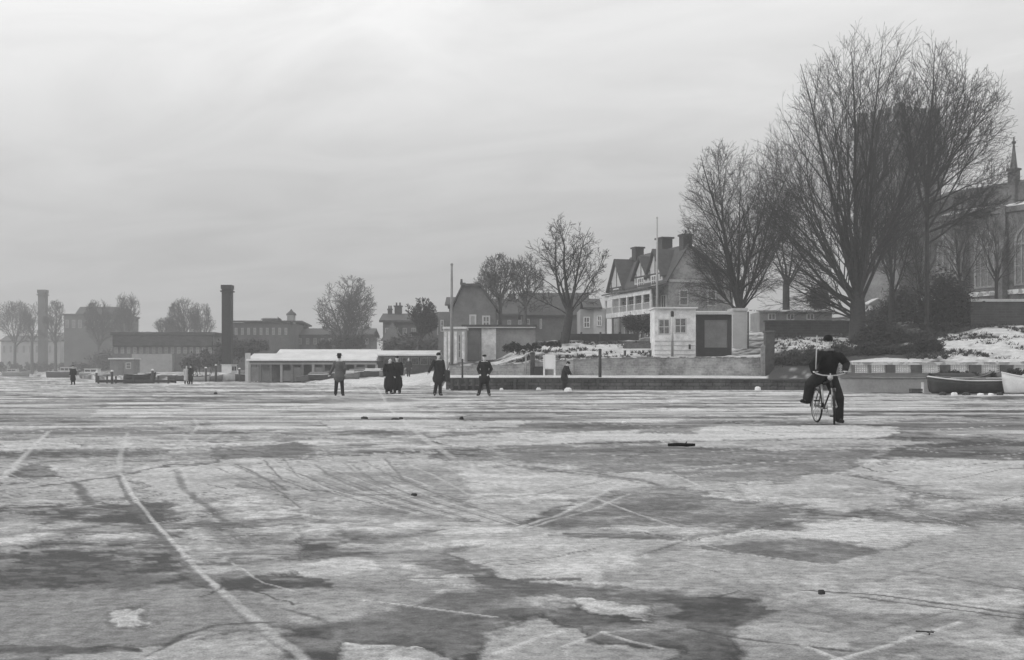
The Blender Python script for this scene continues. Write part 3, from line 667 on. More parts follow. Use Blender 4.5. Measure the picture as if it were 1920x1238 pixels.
# verandah
v0, v1, vy = 2.3, L, -2.0
MB().box(v0, v1, vy, -.004, 2.75, 3.25).build('balcony_floor', M['white'], t)
MB().prism_x([(vy - .3, 5.25), (-.26, 5.7), (-.26, 5.85), (vy - .3, 5.4)], v0 - .2, v1 + .2).build('verandah_roof', M['slate'], t)
MB().box(v0, v1, vy, vy + .12, 4.75, 5.22).build('fascia', M['white'], t)
for k in range(7):
    xx = v0 + (v1 - v0 - .22) * k / 6
    MB().box(xx, xx + .22, vy + .005, vy + .2, 3.253, 4.747).build('verandah_post', M['white'], t)
    MB().box(xx + .02, xx + .2, vy + .01, vy + .18, -1, 2.747).build('lower_post', M['mid'], t)
b = MB().box(v0, v1, vy + .05, vy + .11, 3.85, 3.92)
for k in range(72):
    xx = v0 + .3 + (v1 - v0 - .6) * k / 71; b.box(xx - .02, xx + .02, vy + .06, vy + .1, 3.253, 3.85)
b.build('railing', M['cream'], t)
for k in range(6):
    xx = v0 + (v1 - v0) * (k + .5) / 6; window(t, xx - .6, xx + .6, 3.3, 4.7, -.03, M['cream'], M['glass'], 2, 1, .09)
for k in range(4): window(t, 3.4 + k * 2.9, 4.9 + k * 2.9, .6, 2.2, -.03, M['white'], M['glassg'], 2, 2, .1)
for (a, c, z0, z1) in ((1.2, 2.2, 3.6, 5.2), (4.4, 5.4, 3.6, 5.2), (2.2, 3.0, .6, 2.2)):   # end wall windows, on the face turned to the river
    window(t, a, c, z0, z1, 0, M['cream'], M['glassg'], 1, 2, .1, rz=R(90), loc=(L + .03, 0, 0))
MB().box(L + .003, L + .12, 0, D, 6.0, 6.25).build('string_course', M['cream'], t)
# low side wing, right of the gabled house
t, fx, fz = site('brick_wing', 1318, 126, 'plain brick wing with a sloping slate roof adjoining the gabled house', 'house')
MB().prism_y([(fx(1262), -1), (fx(1352), -1), (fx(1352), fz(540)), (fx(1316), fz(502)), (fx(1262), fz(502))], 0, 5).build('wall', M['mid'], t)
MB().prism_y([(fx(1316) - .1, fz(501)), (fx(1356), fz(541)), (fx(1356), fz(537)), (fx(1316) - .1, fz(497))], -.4, 5.3).build('roof', M['slate'], t)
for a, c, d, e in ((1326, 1333, 575, 556), (1268, 1276, 575, 550), (1298, 1306, 575, 550)): window(t, fx(a), fx(c), fz(d), fz(e), -.03, M['cream'], M['glassg'], 1, 2, .08)
# flagpole on the house
def flagpole(px, Y, ytop, ybase, label, rad=.06, m=None):
    t, fx, fz = site('flagpole', px, Y, label, 'flagpole'); t.location.z = Z(ybase, Y); h = (ybase - ytop) * Y / F
    MB().lathe([(rad * 1.2, 0), (rad, h * .6), (rad * .7, h)], 8).build('pole', m or M['pale_pole'], t, smooth=True); MB().ball((0, 0, h + .07), .1, .1, .1, 8, 6).build('finial', m or M['pale_pole'], t, smooth=True); MB().lathe([(rad * 2.2, 0), (rad * 2.2, .25)], 10).build('base', M['iron'], t)
flagpole(1232, 112, 410, 650, 'tall slender pale flagpole rising in front of the gabled house roof', .10)
flagpole(847, 82, 498, 690, 'tall slender grey flagpole rising past the white boarded annexe', .10, M['grey'])

# small gabled brick house
t, fx, fz = site('brick_cottage', 888, 118, 'dark steep-gabled brick house with two pale windows', 'house')
x0, x1, xm = fx(850), fx(929), fx(884); ze, zr = fz(578), fz(537)
MB().prism_y([(x0, -2), (x1, -2), (x1, ze), (fx(900), zr), (fx(868), zr), (x0, ze)], 0, 9).build('wall', M['mid'], t)
rf = MB().prism_y([(x0 - .3, ze - .3), (x0 - .3, ze), (fx(867), zr + .25), (fx(868), zr)], -.35, 9.3).prism_y([(fx(867.2), zr + .005), (fx(867), zr + .255), (fx(901), zr + .255), (fx(900.8), zr + .005)], -.36, 9.3).prism_y([(fx(900), zr), (fx(901), zr + .25), (x1 + .3, ze), (x1 + .3, ze - .3)], -.35, 9.3).build('roof', M['slate'], t)
chimney(rf, fx(866), 2.5, zr - .5, fz(527), .45, pots=0); MB().lathe([(.14, zr + .2), (.1, fz(523))], 6, (fx(865), .4, 0)).build('finial', M['slate'], t); chimney(rf, fx(894), 6, zr - .5, fz(530), .9, pots=1)
window(t, fx(880), fx(893), fz(616), fz(590), -.03, M['cream'], M['farl'], 1, 1, .16); window(t, fx(904), fx(919), fz(616), fz(592), -.03, M['cream'], M['glassg'], 2, 2, .15)
t, fx, fz = site('slate_barn', 838, 135, 'small dark roofed outbuilding left of the steep-gabled brick house', 'house')
MB().box(fx(822), fx(853), 0, 6, -2, fz(585)).build('wall', M['mid'], t); b = MB(); gable_roof(b, fx(840), fx(856), 0, 6, fz(572), fz(557)); b.box(fx(842), fx(854), 0, 6, fz(584), fz(572)); b.build('roof', M['slate'], t); window(t, fx(826), fx(832), fz(622), fz(600), -.03, M['cream'], M['glassg'])

# the white boarded annexe, the grey garage and the white door front
t, fx, fz = site('white_annexe', 851, 88, 'white annexe of tall vertical boards beside the flagpole', 'hut')
MB().box(fx(832), fx(873), 0, 3.5, -1, fz(617)).build('wall', M['cream'], t); MB().box(fx(830), fx(875), -.2, 3.7, fz(617) + .003, fz(613)).build('roof', M['snowroof'], t)
for a in (832.5, 840, 852, 866): MB().box(fx(a), fx(a + 5), -.09, -.003, -.8, fz(622)).build('board', M['white'], t)
for a, c in ((846, 851), (858.5, 864.5)): window(t, fx(a), fx(c), fz(672), fz(627), -.04, M['cream'], M['glassg'], 1, 3, .07)
t, fx, fz = site('flat_roofed_garage', 918, 92, 'long low grey flat roofed garage with a tall white double door', 'garage')
g0, g1 = fx(868), fx(1004); zt = fz(614)
MB().box(g0, g1, 0, 5, -1.2, zt).build('wall', M['grey'], t); MB().box(g0 - .1, g1 + .1, -.35, 5.2, zt + .003, zt + .20).build('roof', M['slate'], t); MB().box(g0, g1, -.36, -.354, zt - .05, zt + .02).build('gutter', M['cream'], t)
MB().box(fx(903), fx(930), -.14, -.003, -.3, fz(616)).build('door', M['white'], t); MB().box(fx(871), fx(899), -.08, -.003, -.3, fz(619)).build('shutter', M['pane'], t)
t, fx, fz = site('long_slate_building', 1038, 142, 'long dark slate roofed building behind the forked tree', 'house')
MB().box(fx(978), fx(1102), 0, 8, -2, fz(588)).build('wall', M['mid'], t); b = MB(); gable_roof(b, fx(978), fx(1102), 0, 8, fz(590), fz(548)); rf = b.build('roof', M['slate'], t); chimney(rf, fx(990), 4, fz(552), fz(542), .9, pots=0)
for k in (0, 1, 3): window(t, fx(985 + k * 27), fx(993 + k * 23), fz(617), fz(598), -.03, M['cream'], M['glassg'], 1, 2, .1)
t, fx, fz = site('pale_cottage', 1118, 116, 'pale rendered cottage with a low dark roof next to the verandah', 'house')
MB().box(fx(1088), fx(1136), 0, 6, -1.5, fz(580)).build('wall', M['farl'], t); MB().box(fx(1113), fx(1134), -.1, -.003, -1, fz(577.5)).build('bay', M['cream'], t)
b = MB(); gable_roof(b, fx(1100), fx(1122), 0, 6, fz(578), fz(560)); b.build('roof', M['slate'], t); window(t, fx(1094), fx(1106), fz(615), fz(594), -.03, M['white'], M['glassg'], 2, 2, .1); window(t, fx(1119), fx(1128), fz(612), fz(592), -.13, M['white'], M['glassg'], 2, 2, .1)
t, fx, fz = site('dark_garden_fence', 1120, 98, 'dark boarded garden fence running below the verandah house', 'fence')
b = MB(); b.box(fx(1052), fx(1196), 0, .06, -.5, fz(626)); b.build('boards', M['dark'], t)
for p in (1052, 1088, 1124, 1160, 1194): MB().box(fx(p), fx(p) + .16, -.12, -.003, -.5, fz(623)).build('post', M['timber'], t)
# terrace walls, right of the shed
t, fx, fz = site('terrace_wall', 1515, 92.5, 'long dark terrace wall behind the bicyclist at the foot of the big trees', 'wall')
MB().box(fx(1436), fx(1604), 0, .4, -.8, fz(604)).build('brickwork', M['brickd'], t); MB().box(fx(1434), fx(1606), -.08, .5, fz(604) + .003, fz(601)).build('coping', M['pier'], t)
t, fx, fz = site('pale_garden_building', 1480, 104, 'long low pale garden building above the dark terrace wall', 'hut')
MB().box(fx(1424), fx(1560), 0, 4, -1, fz(585)).build('wall', M['grey'], t); MB().prism_x([(-.3, fz(585)), (4.3, fz(578)), (4.3, fz(576)), (-.3, fz(583))], fx(1422), fx(1562)).build('roof', M['lead'], t)
for p in (1440, 1475, 1512): window(t, fx(p), fx(p + 14), fz(600), fz(588), -.03, M['cream'], M['glassg'], 2, 1, .08)
t, fx, fz = site('retaining_wall', 1900, 94.6, 'tall dark retaining wall below the church with a pale snowy ledge on top', 'wall')
MB().box(fx(1820), fx(2300), 0, .5, -.8, fz(566)).build('brickwork', M['brickd'], t); MB().box(fx(1818), fx(2300), -.12, .6, fz(566) + .003, fz(561)).build('coping', M['snowroof'], t)
t, fx, fz = site('church_porch', 1648, 104, 'small white gabled porch glimpsed between the big tree trunks', 'porch')
MB().prism_y([(fx(1632), -1.2), (fx(1663), -1.2), (fx(1663), fz(570)), (fx(1647), fz(562)), (fx(1632), fz(570))], 0, 2).build('wall', M['white'], t); b = MB(); gable_roof_y(b, fx(1632), fx(1663), 0, 2, fz(569), fz(561), .12, .2); b.build('roof', M['snowroof'], t); MB().box(fx(1643), fx(1651), -.06, -.003, -1, fz(576)).build('door', M['palew'], t)

# ------------------------------------------------------------------ the church
t = empty('stone_church', (43.75, 125, 7.0), R(-61.2), 'grey stone church with tall arched windows, snowy aisle roof and square tower', 'church')
LN, zA, zB = 30.0, 9.9, 13.0
def arch(w_, z0, zs, n=7):
    """pointed arch outline, counter-clockwise from bottom left"""
    h = w_ / 2; p = [(-h, z0), (h, z0)]
    for i in range(n + 1):
        a = R(60) * i / n; p.append((-h + w_ * math.cos(a), zs + w_ * math.sin(a) * .9))
    for i in range(n, -1, -1):
        a = R(60) * i / n; q = (h - w_ * math.cos(a), zs + w_ * math.sin(a) * .9)
        if q != p[-1]: p.append(q)
    return p
MB().box(0, LN, 0, 4, -2, zA).build('aisle_wall', M['stone'], t)
MB().box(-.1, LN, -.25, .0 - .003, zA - .1, zA + .45).build('aisle_parapet', M['stone'], t)
MB().prism_x([(.003, zA + .003), (4, zA + .003), (4, zA + 1.5)], .1, LN).build('aisle_roof', M['lead'], t)
MB().box(-3.5, LN, 4.003, 11, zA - 2, zB).build('nave_wall', M['stone'], t)
MB().box(-3.6, LN, 3.85, 4.0, zA + 1.6, zB + .3).build('nave_parapet', M['stone'], t)
MB().prism_x([(4.1, zB + .003), (10.9, zB + .003), (7.5, zB + 1.2)], -3.4, LN).build('nave_roof', M['slate'], t)
MB().box(-.05, LN, -.18, -.003, 1.7, 2.15).build('string_course', mat_snowy('snowy_ledge', .3, .6, 2, .7), t)
for k in range(6):
    cx_ = 3.2 + 4.75 * k; w_, z0, zs = 2.5, 2.5, 6.6
    out = arch(w_, z0, zs); inn = arch(w_ - .5, z0 + .2, zs)
    n = len(out); b = MB(); b.v = [(cx_ + x, -.12, z) for x, z in out] + [(cx_ + x, -.12, z) for x, z in inn] + [(cx_ + x, .0 - .002, z) for x, z in out] + [(cx_ + x, .0 - .002, z) for x, z in inn]
    for i in range(n):
        j = (i + 1) % n; b.f += [(i, j, n + j, n + i), (i, 2 * n + i, 2 * n + j, j), (n + i, n + j, 3 * n + j, 3 * n + i)]
    f = b.build('window', M['stonel'], t)
    b = MB()
    for xx in (-.42, .42): b.box(cx_ + xx - .07, cx_ + xx + .07, -.10, -.03, z0 + .2, zs + 1.05)
    b.box(cx_ - 1, cx_ + 1, -.095, -.03, zs - .1, zs + .06); b.box(cx_ - 1, cx_ + 1, -.095, -.03, z0 + 1.9, z0 + 2.02)
    for s_ in (-1, 1): b.path([(cx_ + s_ * .42, -.07, zs + 1.0), (cx_ + s_ * .1, -.07, zs + 1.4), (cx_, -.07, zs + 1.75)], .06, 5)
    b.build('tracery', M['stonel'], f)
    MB().prism_y([(cx_ + x, z) for x, z in inn], -.03, -.004).build('pane', M['glassg'], f)
    bx_ = cx_ + 2.37
    MB().box(bx_ - .4, bx_ + .4, -.9, -.003, -2, 6.2).prism_x([(-.9, 6.203), (-.003, 6.203), (-.003, 7.6)], bx_ - .4, bx_ + .4).build('buttress', M['stone'], t)
    MB().box(bx_ - .3, bx_ + .3, -.36, -.254, 7.6, zA + .55).build('pilaster', M['stone'], t)
for px_ in (8.35, 17.5):
    pb = MB().box(px_ - .42, px_ + .42, 3.4, 4.24, zB - 2, zB + 1.6).build('pinnacle', M['stone'], t)
    MB().prism_z([(px_ - .52, 3.3), (px_ + .52, 3.3), (px_ + .52, 4.34), (px_ - .52, 4.34)], zB + 1.603, zB + 1.8).lathe([(.36, zB + 1.8), (.1, zB + 4.2), (.09, zB + 4.3)], 8, (px_, 3.82, 0)).build('spirelet', M['stone'], pb)
    MB().ball((px_, 3.82, zB + 4.45), .22, .22, .2, 8, 6).box(px_ - .06, px_ + .06, 3.76, 3.88, zB + 4.5, zB + 5.0).build('finial', M['stone'], pb)
# tower
tx, ty, hw, zt = -5.2, 1.9, 2.75, 22.2
M['stonet'] = mat('tower_stone', .21, .45, .7)
tw = MB().box(tx - hw, tx + hw, ty - hw, ty + hw, -2, zt).build('tower', M['stonet'], t)
for sx in (-1, 1):
    for sy in (-1, 1):
        MB().box(tx + sx * hw - .45, tx + sx * hw + .45, ty + sy * hw - .45, ty + sy * hw + .45, -2, zt - .8).build('buttress', M['stonet'], tw)
        MB().box(tx + sx * hw - .35, tx + sx * hw + .35, ty + sy * hw - .35, ty + sy * hw + .35, zt - .797, zt + .9).build('pinnacle', M['stone'], tw)
b = MB()
for sgn in (-1, 1):
    for k in range(5):
        q = -hw + .55 + k * 1.1
        b.box(tx + q - .3, tx + q + .3, ty + sgn * (hw - .1) - .12, ty + sgn * (hw - .1) + .12, zt + .003, zt + .75); b.box(tx + sgn * (hw - .1) - .12, tx + sgn * (hw - .1) + .12, ty + q - .3, ty + q + .3, zt + .003, zt + .75)
b.build('battlement', M['stone'], tw)
for zc in (6, 13.2, zt - .9): MB().box(tx - hw - .1, tx + hw + .1, ty - hw - .1, ty + hw + .1, zc, zc + .3).build('string_course', M['stonel'], tw)
for rz, ox, oy in ((0, tx, ty - hw), (90, tx + hw, ty), (180, tx, ty + hw), (270, tx - hw, ty)):
    for k in (-1, 1):
        f = MB().prism_y([(k * .9 + x, z) for x, z in arch(1.15, 15.2, 18)], -.06, -.003).build('belfry_opening', M['stonel'], tw, (ox, oy, 0), R(rz))
        MB().prism_y([(k * .9 + x, z) for x, z in arch(.85, 15.35, 18)], -.075, -.063).build('louvre', M['dark'], f)

# ------------------------------------------------------------------ boathouse and far bank
t, fx, fz = site('boathouse', 640, 122, 'long low boathouse with a broad snow covered roof and open bays', 'boathouse')
x0, x1, x2, x3 = fx(468), fx(509), fx(706), fx(818)
b = MB().box(x0, x3, 4, 7, -.6, fz(676))
b.build('wall', M['mid'], t)
MB().prism_x([(-.3, fz(675)), (4.5, fz(653.5)), (7.4, fz(672)), (7.4, fz(675) - .03), (-.3, fz(675) - .12)], x1, x2).build('roof', M['snowroof'], t)
MB().prism_x([(-.3, fz(675) - .0), (3.4, fz(662)), (7.4, fz(673)), (7.4, fz(675) - .03), (-.3, fz(675) - .12)], x0 - .3, x1 - .004).build('end_roof', M['snowroof'], t)
MB().prism_x([(.4, fz(664.5)), (4, fz(656)), (7.4, fz(664.5)), (7.4, fz(668)), (.4, fz(667))], x2 + .004, x3 + .2).build('side_roof', M['snowroof'], t)
MB().box(x0, x2, -.1, .02, fz(680), fz(675) - .124).build('fascia', M['timber'], t); MB().box(x0, x2, -.08, .0, fz(683.5), fz(680) - .004).build('lintel', M['farl'], t)
MB().box(x2 + .1, x3, .5, .6, fz(669), fz(667) - .004).build('eaves_board', M['dark'], t)
nb = 12
for k in range(nb + 1):
    xx = x0 + (x2 - x0) * k / nb; MB().box(xx - .12, xx + .12, -.05, .15, -.6, fz(683.5) - .004).build('bay_post', M['mid'] if k % 3 else M['farl'], t)
for k in range(nb):
    if k in (2, 5, 8): continue
    a = x0 + (x2 - x0) * k / nb + .14; c = x0 + (x2 - x0) * (k + 1) / nb - .14
    MB().box(a, c, .02, .08, -.5, fz(695) if k % 2 else fz(689)).build('bay_door', M['mid'] if k % 3 else M['pane'], t)
for k in range(6): window(t, x2 + .3 + k * .98, x2 + 1.15 + k * .98, fz(684), fz(670), 3.95, M['farl'], M['glassg'], 1, 1, .08)
MB().box(fx(459.5), fx(468) - .01, 0, .5, -.5, fz(662)).build('end_pier', M['cream'], t)

def far_building(name, px, Y, label, px0, px1, ytop, depth, m, cat='building', roof=None, ridge=None, wins=None, base_drop=3, group=None):
    t, fx, fz = site(name, px, Y, label, cat, 0, group)
    MB().box(fx(px0), fx(px1), 0, depth, -base_drop, fz(ytop)).build('wall', m, t)
    if ridge: b = MB(); gable_roof(b, fx(px0), fx(px1), 0, depth, fz(ytop) + .05, fz(ridge), .3, .5); b.build('roof', roof or M['slate'], t)
    else: MB().box(fx(px0) - .3, fx(px1) + .3, -.4, depth + .3, fz(ytop) + .003, fz(ytop) + .5).build('roof', roof or M['slate'], t)
    if wins:
        n, y0, y1, w_ = wins
        for k in range(n):
            c = px0 + (px1 - px0) * (k + .5) / n; window(t, fx(c - w_ / 2), fx(c + w_ / 2), fz(y1), fz(y0), -.03, M['farl'], M['glassg'], 2, 2, .12)
    return t, fx, fz
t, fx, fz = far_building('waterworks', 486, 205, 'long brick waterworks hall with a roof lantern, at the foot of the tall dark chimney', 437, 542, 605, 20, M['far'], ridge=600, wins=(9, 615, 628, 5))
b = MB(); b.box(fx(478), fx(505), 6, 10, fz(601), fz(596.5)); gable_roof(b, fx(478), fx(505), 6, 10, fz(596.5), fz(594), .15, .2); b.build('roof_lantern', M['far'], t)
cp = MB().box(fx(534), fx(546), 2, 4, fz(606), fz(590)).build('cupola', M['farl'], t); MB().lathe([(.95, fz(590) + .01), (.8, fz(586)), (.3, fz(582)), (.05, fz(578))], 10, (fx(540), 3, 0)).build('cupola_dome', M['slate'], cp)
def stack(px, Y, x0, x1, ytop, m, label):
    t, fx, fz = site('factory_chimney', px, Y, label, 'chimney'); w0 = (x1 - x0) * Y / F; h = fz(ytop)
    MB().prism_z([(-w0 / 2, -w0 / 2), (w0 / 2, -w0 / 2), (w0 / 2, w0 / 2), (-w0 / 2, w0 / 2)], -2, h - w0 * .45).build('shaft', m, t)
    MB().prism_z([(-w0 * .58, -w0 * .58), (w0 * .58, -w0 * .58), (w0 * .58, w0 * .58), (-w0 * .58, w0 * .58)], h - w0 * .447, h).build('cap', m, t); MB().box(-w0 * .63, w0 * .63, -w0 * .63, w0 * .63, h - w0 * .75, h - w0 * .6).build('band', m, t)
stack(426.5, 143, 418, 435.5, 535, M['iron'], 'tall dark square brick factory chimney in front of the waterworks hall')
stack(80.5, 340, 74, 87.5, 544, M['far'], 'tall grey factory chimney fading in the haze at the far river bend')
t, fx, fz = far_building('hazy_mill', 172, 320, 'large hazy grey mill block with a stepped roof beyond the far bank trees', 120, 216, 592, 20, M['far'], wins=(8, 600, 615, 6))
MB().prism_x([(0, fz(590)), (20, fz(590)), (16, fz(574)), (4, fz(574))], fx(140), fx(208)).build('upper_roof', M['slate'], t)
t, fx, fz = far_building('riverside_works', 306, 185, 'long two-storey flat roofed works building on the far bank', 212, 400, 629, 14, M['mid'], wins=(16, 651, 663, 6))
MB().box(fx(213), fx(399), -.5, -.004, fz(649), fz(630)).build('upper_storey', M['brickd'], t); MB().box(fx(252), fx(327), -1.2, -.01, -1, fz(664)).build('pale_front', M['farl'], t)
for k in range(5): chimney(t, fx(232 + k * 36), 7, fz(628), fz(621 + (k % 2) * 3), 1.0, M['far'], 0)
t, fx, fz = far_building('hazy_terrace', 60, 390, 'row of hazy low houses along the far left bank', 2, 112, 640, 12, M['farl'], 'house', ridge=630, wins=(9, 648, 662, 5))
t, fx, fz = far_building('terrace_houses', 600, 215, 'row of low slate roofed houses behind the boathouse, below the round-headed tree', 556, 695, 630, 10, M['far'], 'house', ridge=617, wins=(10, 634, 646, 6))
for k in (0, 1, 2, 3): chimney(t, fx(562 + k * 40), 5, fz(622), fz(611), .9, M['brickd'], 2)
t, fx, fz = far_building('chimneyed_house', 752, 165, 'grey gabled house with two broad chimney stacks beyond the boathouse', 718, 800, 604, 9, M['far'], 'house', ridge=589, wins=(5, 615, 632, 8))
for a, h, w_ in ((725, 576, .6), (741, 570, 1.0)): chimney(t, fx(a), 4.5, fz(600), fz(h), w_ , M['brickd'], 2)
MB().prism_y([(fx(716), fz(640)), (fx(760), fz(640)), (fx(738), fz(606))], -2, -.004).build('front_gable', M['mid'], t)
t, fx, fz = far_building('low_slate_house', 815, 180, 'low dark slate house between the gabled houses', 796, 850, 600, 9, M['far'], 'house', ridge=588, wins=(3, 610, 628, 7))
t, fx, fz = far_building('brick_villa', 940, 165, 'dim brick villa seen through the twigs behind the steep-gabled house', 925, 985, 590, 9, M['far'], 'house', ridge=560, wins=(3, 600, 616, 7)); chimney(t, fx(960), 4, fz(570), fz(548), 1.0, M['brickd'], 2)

# ------------------------------------------------------------------ bare trees
def tubes(name, chains, m, parent):
    V_, F_ = [], []
    for pts, rad, n in chains:
        if len(pts) < 2: continue
        k = len(V_); d = (pts[1] - pts[0]).normalized()
        u = d.cross(Vector((.3, .2, 1))); u = u.normalized() if u.length > .05 else Vector((1, 0, 0)); q = len(pts)
        for i, p in enumerate(pts):
            d = (pts[min(i + 1, q - 1)] - pts[max(i - 1, 0)]).normalized(); u = (u - d * u.dot(d)).normalized(); w_ = d.cross(u)
            for j in range(n):
                a = 6.28318 * j / n; V_.append(p + (u * math.cos(a) + w_ * math.sin(a)) * rad[i])
        for i in range(q - 1):
            for j in range(n):
                a, b = k + i * n + j, k + i * n + (j + 1) % n; F_.append((a, b, b + n, a + n))
    me = bpy.data.meshes.new(name); me.from_pydata(V_, [], F_); me.materials.append(m)
    me.polygons.foreach_set('use_smooth', [True] * len(me.polygons))
    o = bpy.data.objects.new(name, me); COL.objects.link(o); o.parent = parent
    return o
def rot_about(d, ang, az):
    a = d.orthogonal().normalized(); b = d.cross(a)
    return (d * math.cos(ang) + (a * math.cos(az) + b * math.sin(az)) * math.sin(ang)).normalized()
class Tree:
    def __init__(s, seed, env, levels, up=.08, twig=.012, wob=.06):
        s.r = random.Random(seed); s.env = env; s.lv = levels; s.up = up; s.twig = twig; s.wob = wob; s.trunk = []; s.crown = []
    def inside(s, p, pad=1.0):
        return any(((p.x - c[0]) / (e[0] * pad)) ** 2 + ((p.y - c[1]) / (e[1] * pad)) ** 2 + ((p.z - c[2]) / (e[2] * pad)) ** 2 < 1 for c, e in s.env) or p.z < min(c[2] - e[2] * .75 for c, e in s.env)
    def grow(s, p, d, L, r, lvl, out=None):
        R_ = s.r; n = max(3, min(9, int(L / (.9 if lvl < 3 else .35)))) if lvl < 4 else 3
        pts, rad = [p.copy()], [r]; st = L / n; end = max(s.twig, r * .22); pad = R_.uniform(.86, 1.06); length = 0
        for i in range(n):
            d = (d + Vector((R_.gauss(0, s.wob), R_.gauss(0, s.wob), R_.gauss(0, s.wob) + s.up * (1 if lvl < 3 else .6)))).normalized()
            p = p + d * st; t = (i + 1) / n
            if lvl > 0 and not s.inside(p, pad): break
            pts.append(p.copy()); rad.append(r + (end - r) * t ** .9); length += st
        if len(pts) < 2: return
        e_ = s.twig if lvl > 1 else max(s.twig, r * .08)
        rad = [r + (e_ - r) * (i / (len(pts) - 1)) ** .85 for i in range(len(pts))]
        (s.trunk if lvl <= 1 else s.crown).append((pts, rad, (8, 6, 5, 4, 3, 3)[lvl]))
        if lvl + 1 >= len(s.lv) + 1: return
        cnt, ang, ratio, start = s.lv[lvl]
        k = max(1, int(cnt * (length / L) ** .7 + .5)); az = R_.uniform(0, 6.28)
        for j in range(k):
            t = start + (1 - start) * (j + R_.random()) / k; f = t * (len(pts) - 1); i = min(int(f), len(pts) - 2); f -= i
            q = pts[i].lerp(pts[i + 1], f); dd = (pts[i + 1] - pts[i]).normalized(); az += 2.4 + R_.uniform(-.5, .5)
            rr = rad[i] + (rad[i + 1] - rad[i]) * f
            cl = L * ratio * R_.uniform(.6, 1.15) * (1.15 - .55 * t)
            s.grow(q, rot_about(dd, ang * R_.uniform(.7, 1.3), az), cl, max(s.twig, rr * R_.uniform(.42, .62)), lvl + 1)
def tree(name, label, px, Y, seed, env_px, limbs, levels, trunk_h, trunk_r, up=.06, twig=.012, wob=.06, m=None, group='bare winter trees along the bank', depth=1.0, lean=0, cat='tree', base=None):
    """env_px: crown ellipses (centre px, centre py, half width, half height) in sight-line units at distance Y"""
    g = (gz(px, Y) if base is None else Z(base, Y)) - .15; t = empty(name, (X(px, Y), Y, g), 0, label, cat, group); S = Y / F
    env = [((((cx - px) * S), 0, EYE + (HZ - cy) * S - g), (rx * S, rx * S * depth, ry * S)) for cx, cy, rx, ry in env_px]
    T = Tree(seed, env, levels, up, twig, wob); R_ = T.r
    top = Vector((lean * trunk_h, 0, trunk_h)); n = 5
    T.trunk.append(([Vector((0, 0, -.4)), Vector((0, 0, .2)), top * .45, top * .85, top + Vector((0, 0, .5))], [trunk_r * 1.5, trunk_r * 1.2, trunk_r, trunk_r * .95, trunk_r * .6], 10))
    for (a, b, L, r, z) in limbs:                        # lean towards +x in degrees, lean towards +y, length in px, radius, start height fraction
        d = Vector((math.tan(R(a)), math.tan(R(b)), 1)).normalized()
        if a > 90: d = Vector((1, 0, -.1))
        T.grow(top * z, d, L * S, r, 1)
    tr = tubes('trunk', T.trunk, m or M['bark'], t); cr = tubes('crown', T.crown, m or M['bark'], t)
    return t
def fan(rng, n, a0, a1, L, r, z0=.8, yb=28):
    return [(a0 + (a1 - a0) * (i + rng.uniform(.1, .9)) / n, rng.uniform(-yb, yb), L * rng.uniform(.85, 1.1), r * rng.uniform(.7, 1.1), rng.uniform(z0, 1.05)) for i in range(n)]
q = random.Random(3)
LV = [(12, .75, .5, .2), (16, .62, .36, .12), (11, .65, .40, .10), (7, .65, .5, .15)]
# the great tree
tree('spreading_tree', 'tallest bare tree with many upswept limbs, standing before the church tower', 1608, 88, 11,
     [(1636, 330, 200, 300), (1550, 365, 160, 205), (1705, 215, 110, 165)], fan(q, 16, -62, 28, 640, .15, .6) + [(-70, 6, 300, .1, .5), (-64, -12, 360, .1, .6), (-58, 5, 330, .13, .5), (-52, -10, 420, .15, .7), (0, 5, 700, .26, 1), (8, -8, 700, .22, 1), (13, 12, 660, .16, 1), (17, -16, 620, .14, 1), (-9, 8, 690, .22, 1)],
     [(0,), (21, .48, .34, .10), (9, .50, .42, .12), (6, .55, .5, .12)], 3.4, .58, .010, .008, .05)
tree('spreading_tree', 'bare tree whose crown fans out over the church roof', 1738, 93, 23,
     [(1800, 285, 115, 180), (1745, 210, 95, 150)], fan(q, 8, -22, 36, 420, .12, .7) + [(50, 0, 190, .09, .95), (62, 10, 180, .1, .8), (70, -10, 170, .09, .7), (40, 20, 220, .1, 1), (0, 0, 440, .17, 1), (58, -15, 180, .1, .62), (-20, 5, 250, .12, 1), (34, -8, 300, .11, 1), (46, 12, 260, .1, 1), (22, 14, 360, .13, 1), (66, 4, 230, .09, .9), (74, 12, 200, .08, .7)],
     [(0,), (15, .6, .38, .15), (8, .6, .45, .10), (5, .6, .5, .10)], 11.0, .15, .05, .010, .06)
tree('spreading_tree', 'bare forked tree with a tall rounded crown rising behind the dark shed', 1386, 92, 37,
     [(1375, 400, 106, 168), (1420, 355, 100, 130), (1326, 395, 60, 112)], [(-10, 5, 360, .24, .95), (9, -5, 380, .22, .95), (-2, 0, 340, .13, 1), (-24, 10, 300, .14, .95), (20, -8, 360, .14, 1), (-40, -8, 230, .10, .9), (-46, 6, 230, .08, 1), (30, 20, 300, .11, 1), (-16, -25, 320, .13, 1), (13, 28, 330, .13, 1), (38, -10, 220, .09, .95), (-33, 18, 260, .1, .95), (26, -25, 300, .1, 1)],
     [(0,), (19, .62, .42, .12), (11, .6, .45, .12), (8, .6, .5, .10)], 2.6, .44, .008, .0085, .075)
tree('spreading_tree', 'smaller dark bare tree between the forked tree and the tallest tree', 1474, 108, 41,
     [(1478, 430, 70, 130), (1530, 470, 52, 100)], fan(q, 6, -40, 40, 240, .13, .7),
     [(0,), (10, .65, .42, .2), (6, .65, .45, .15), (4, .6, .55, .15)], 4.0, .32, .02, .010, .10)
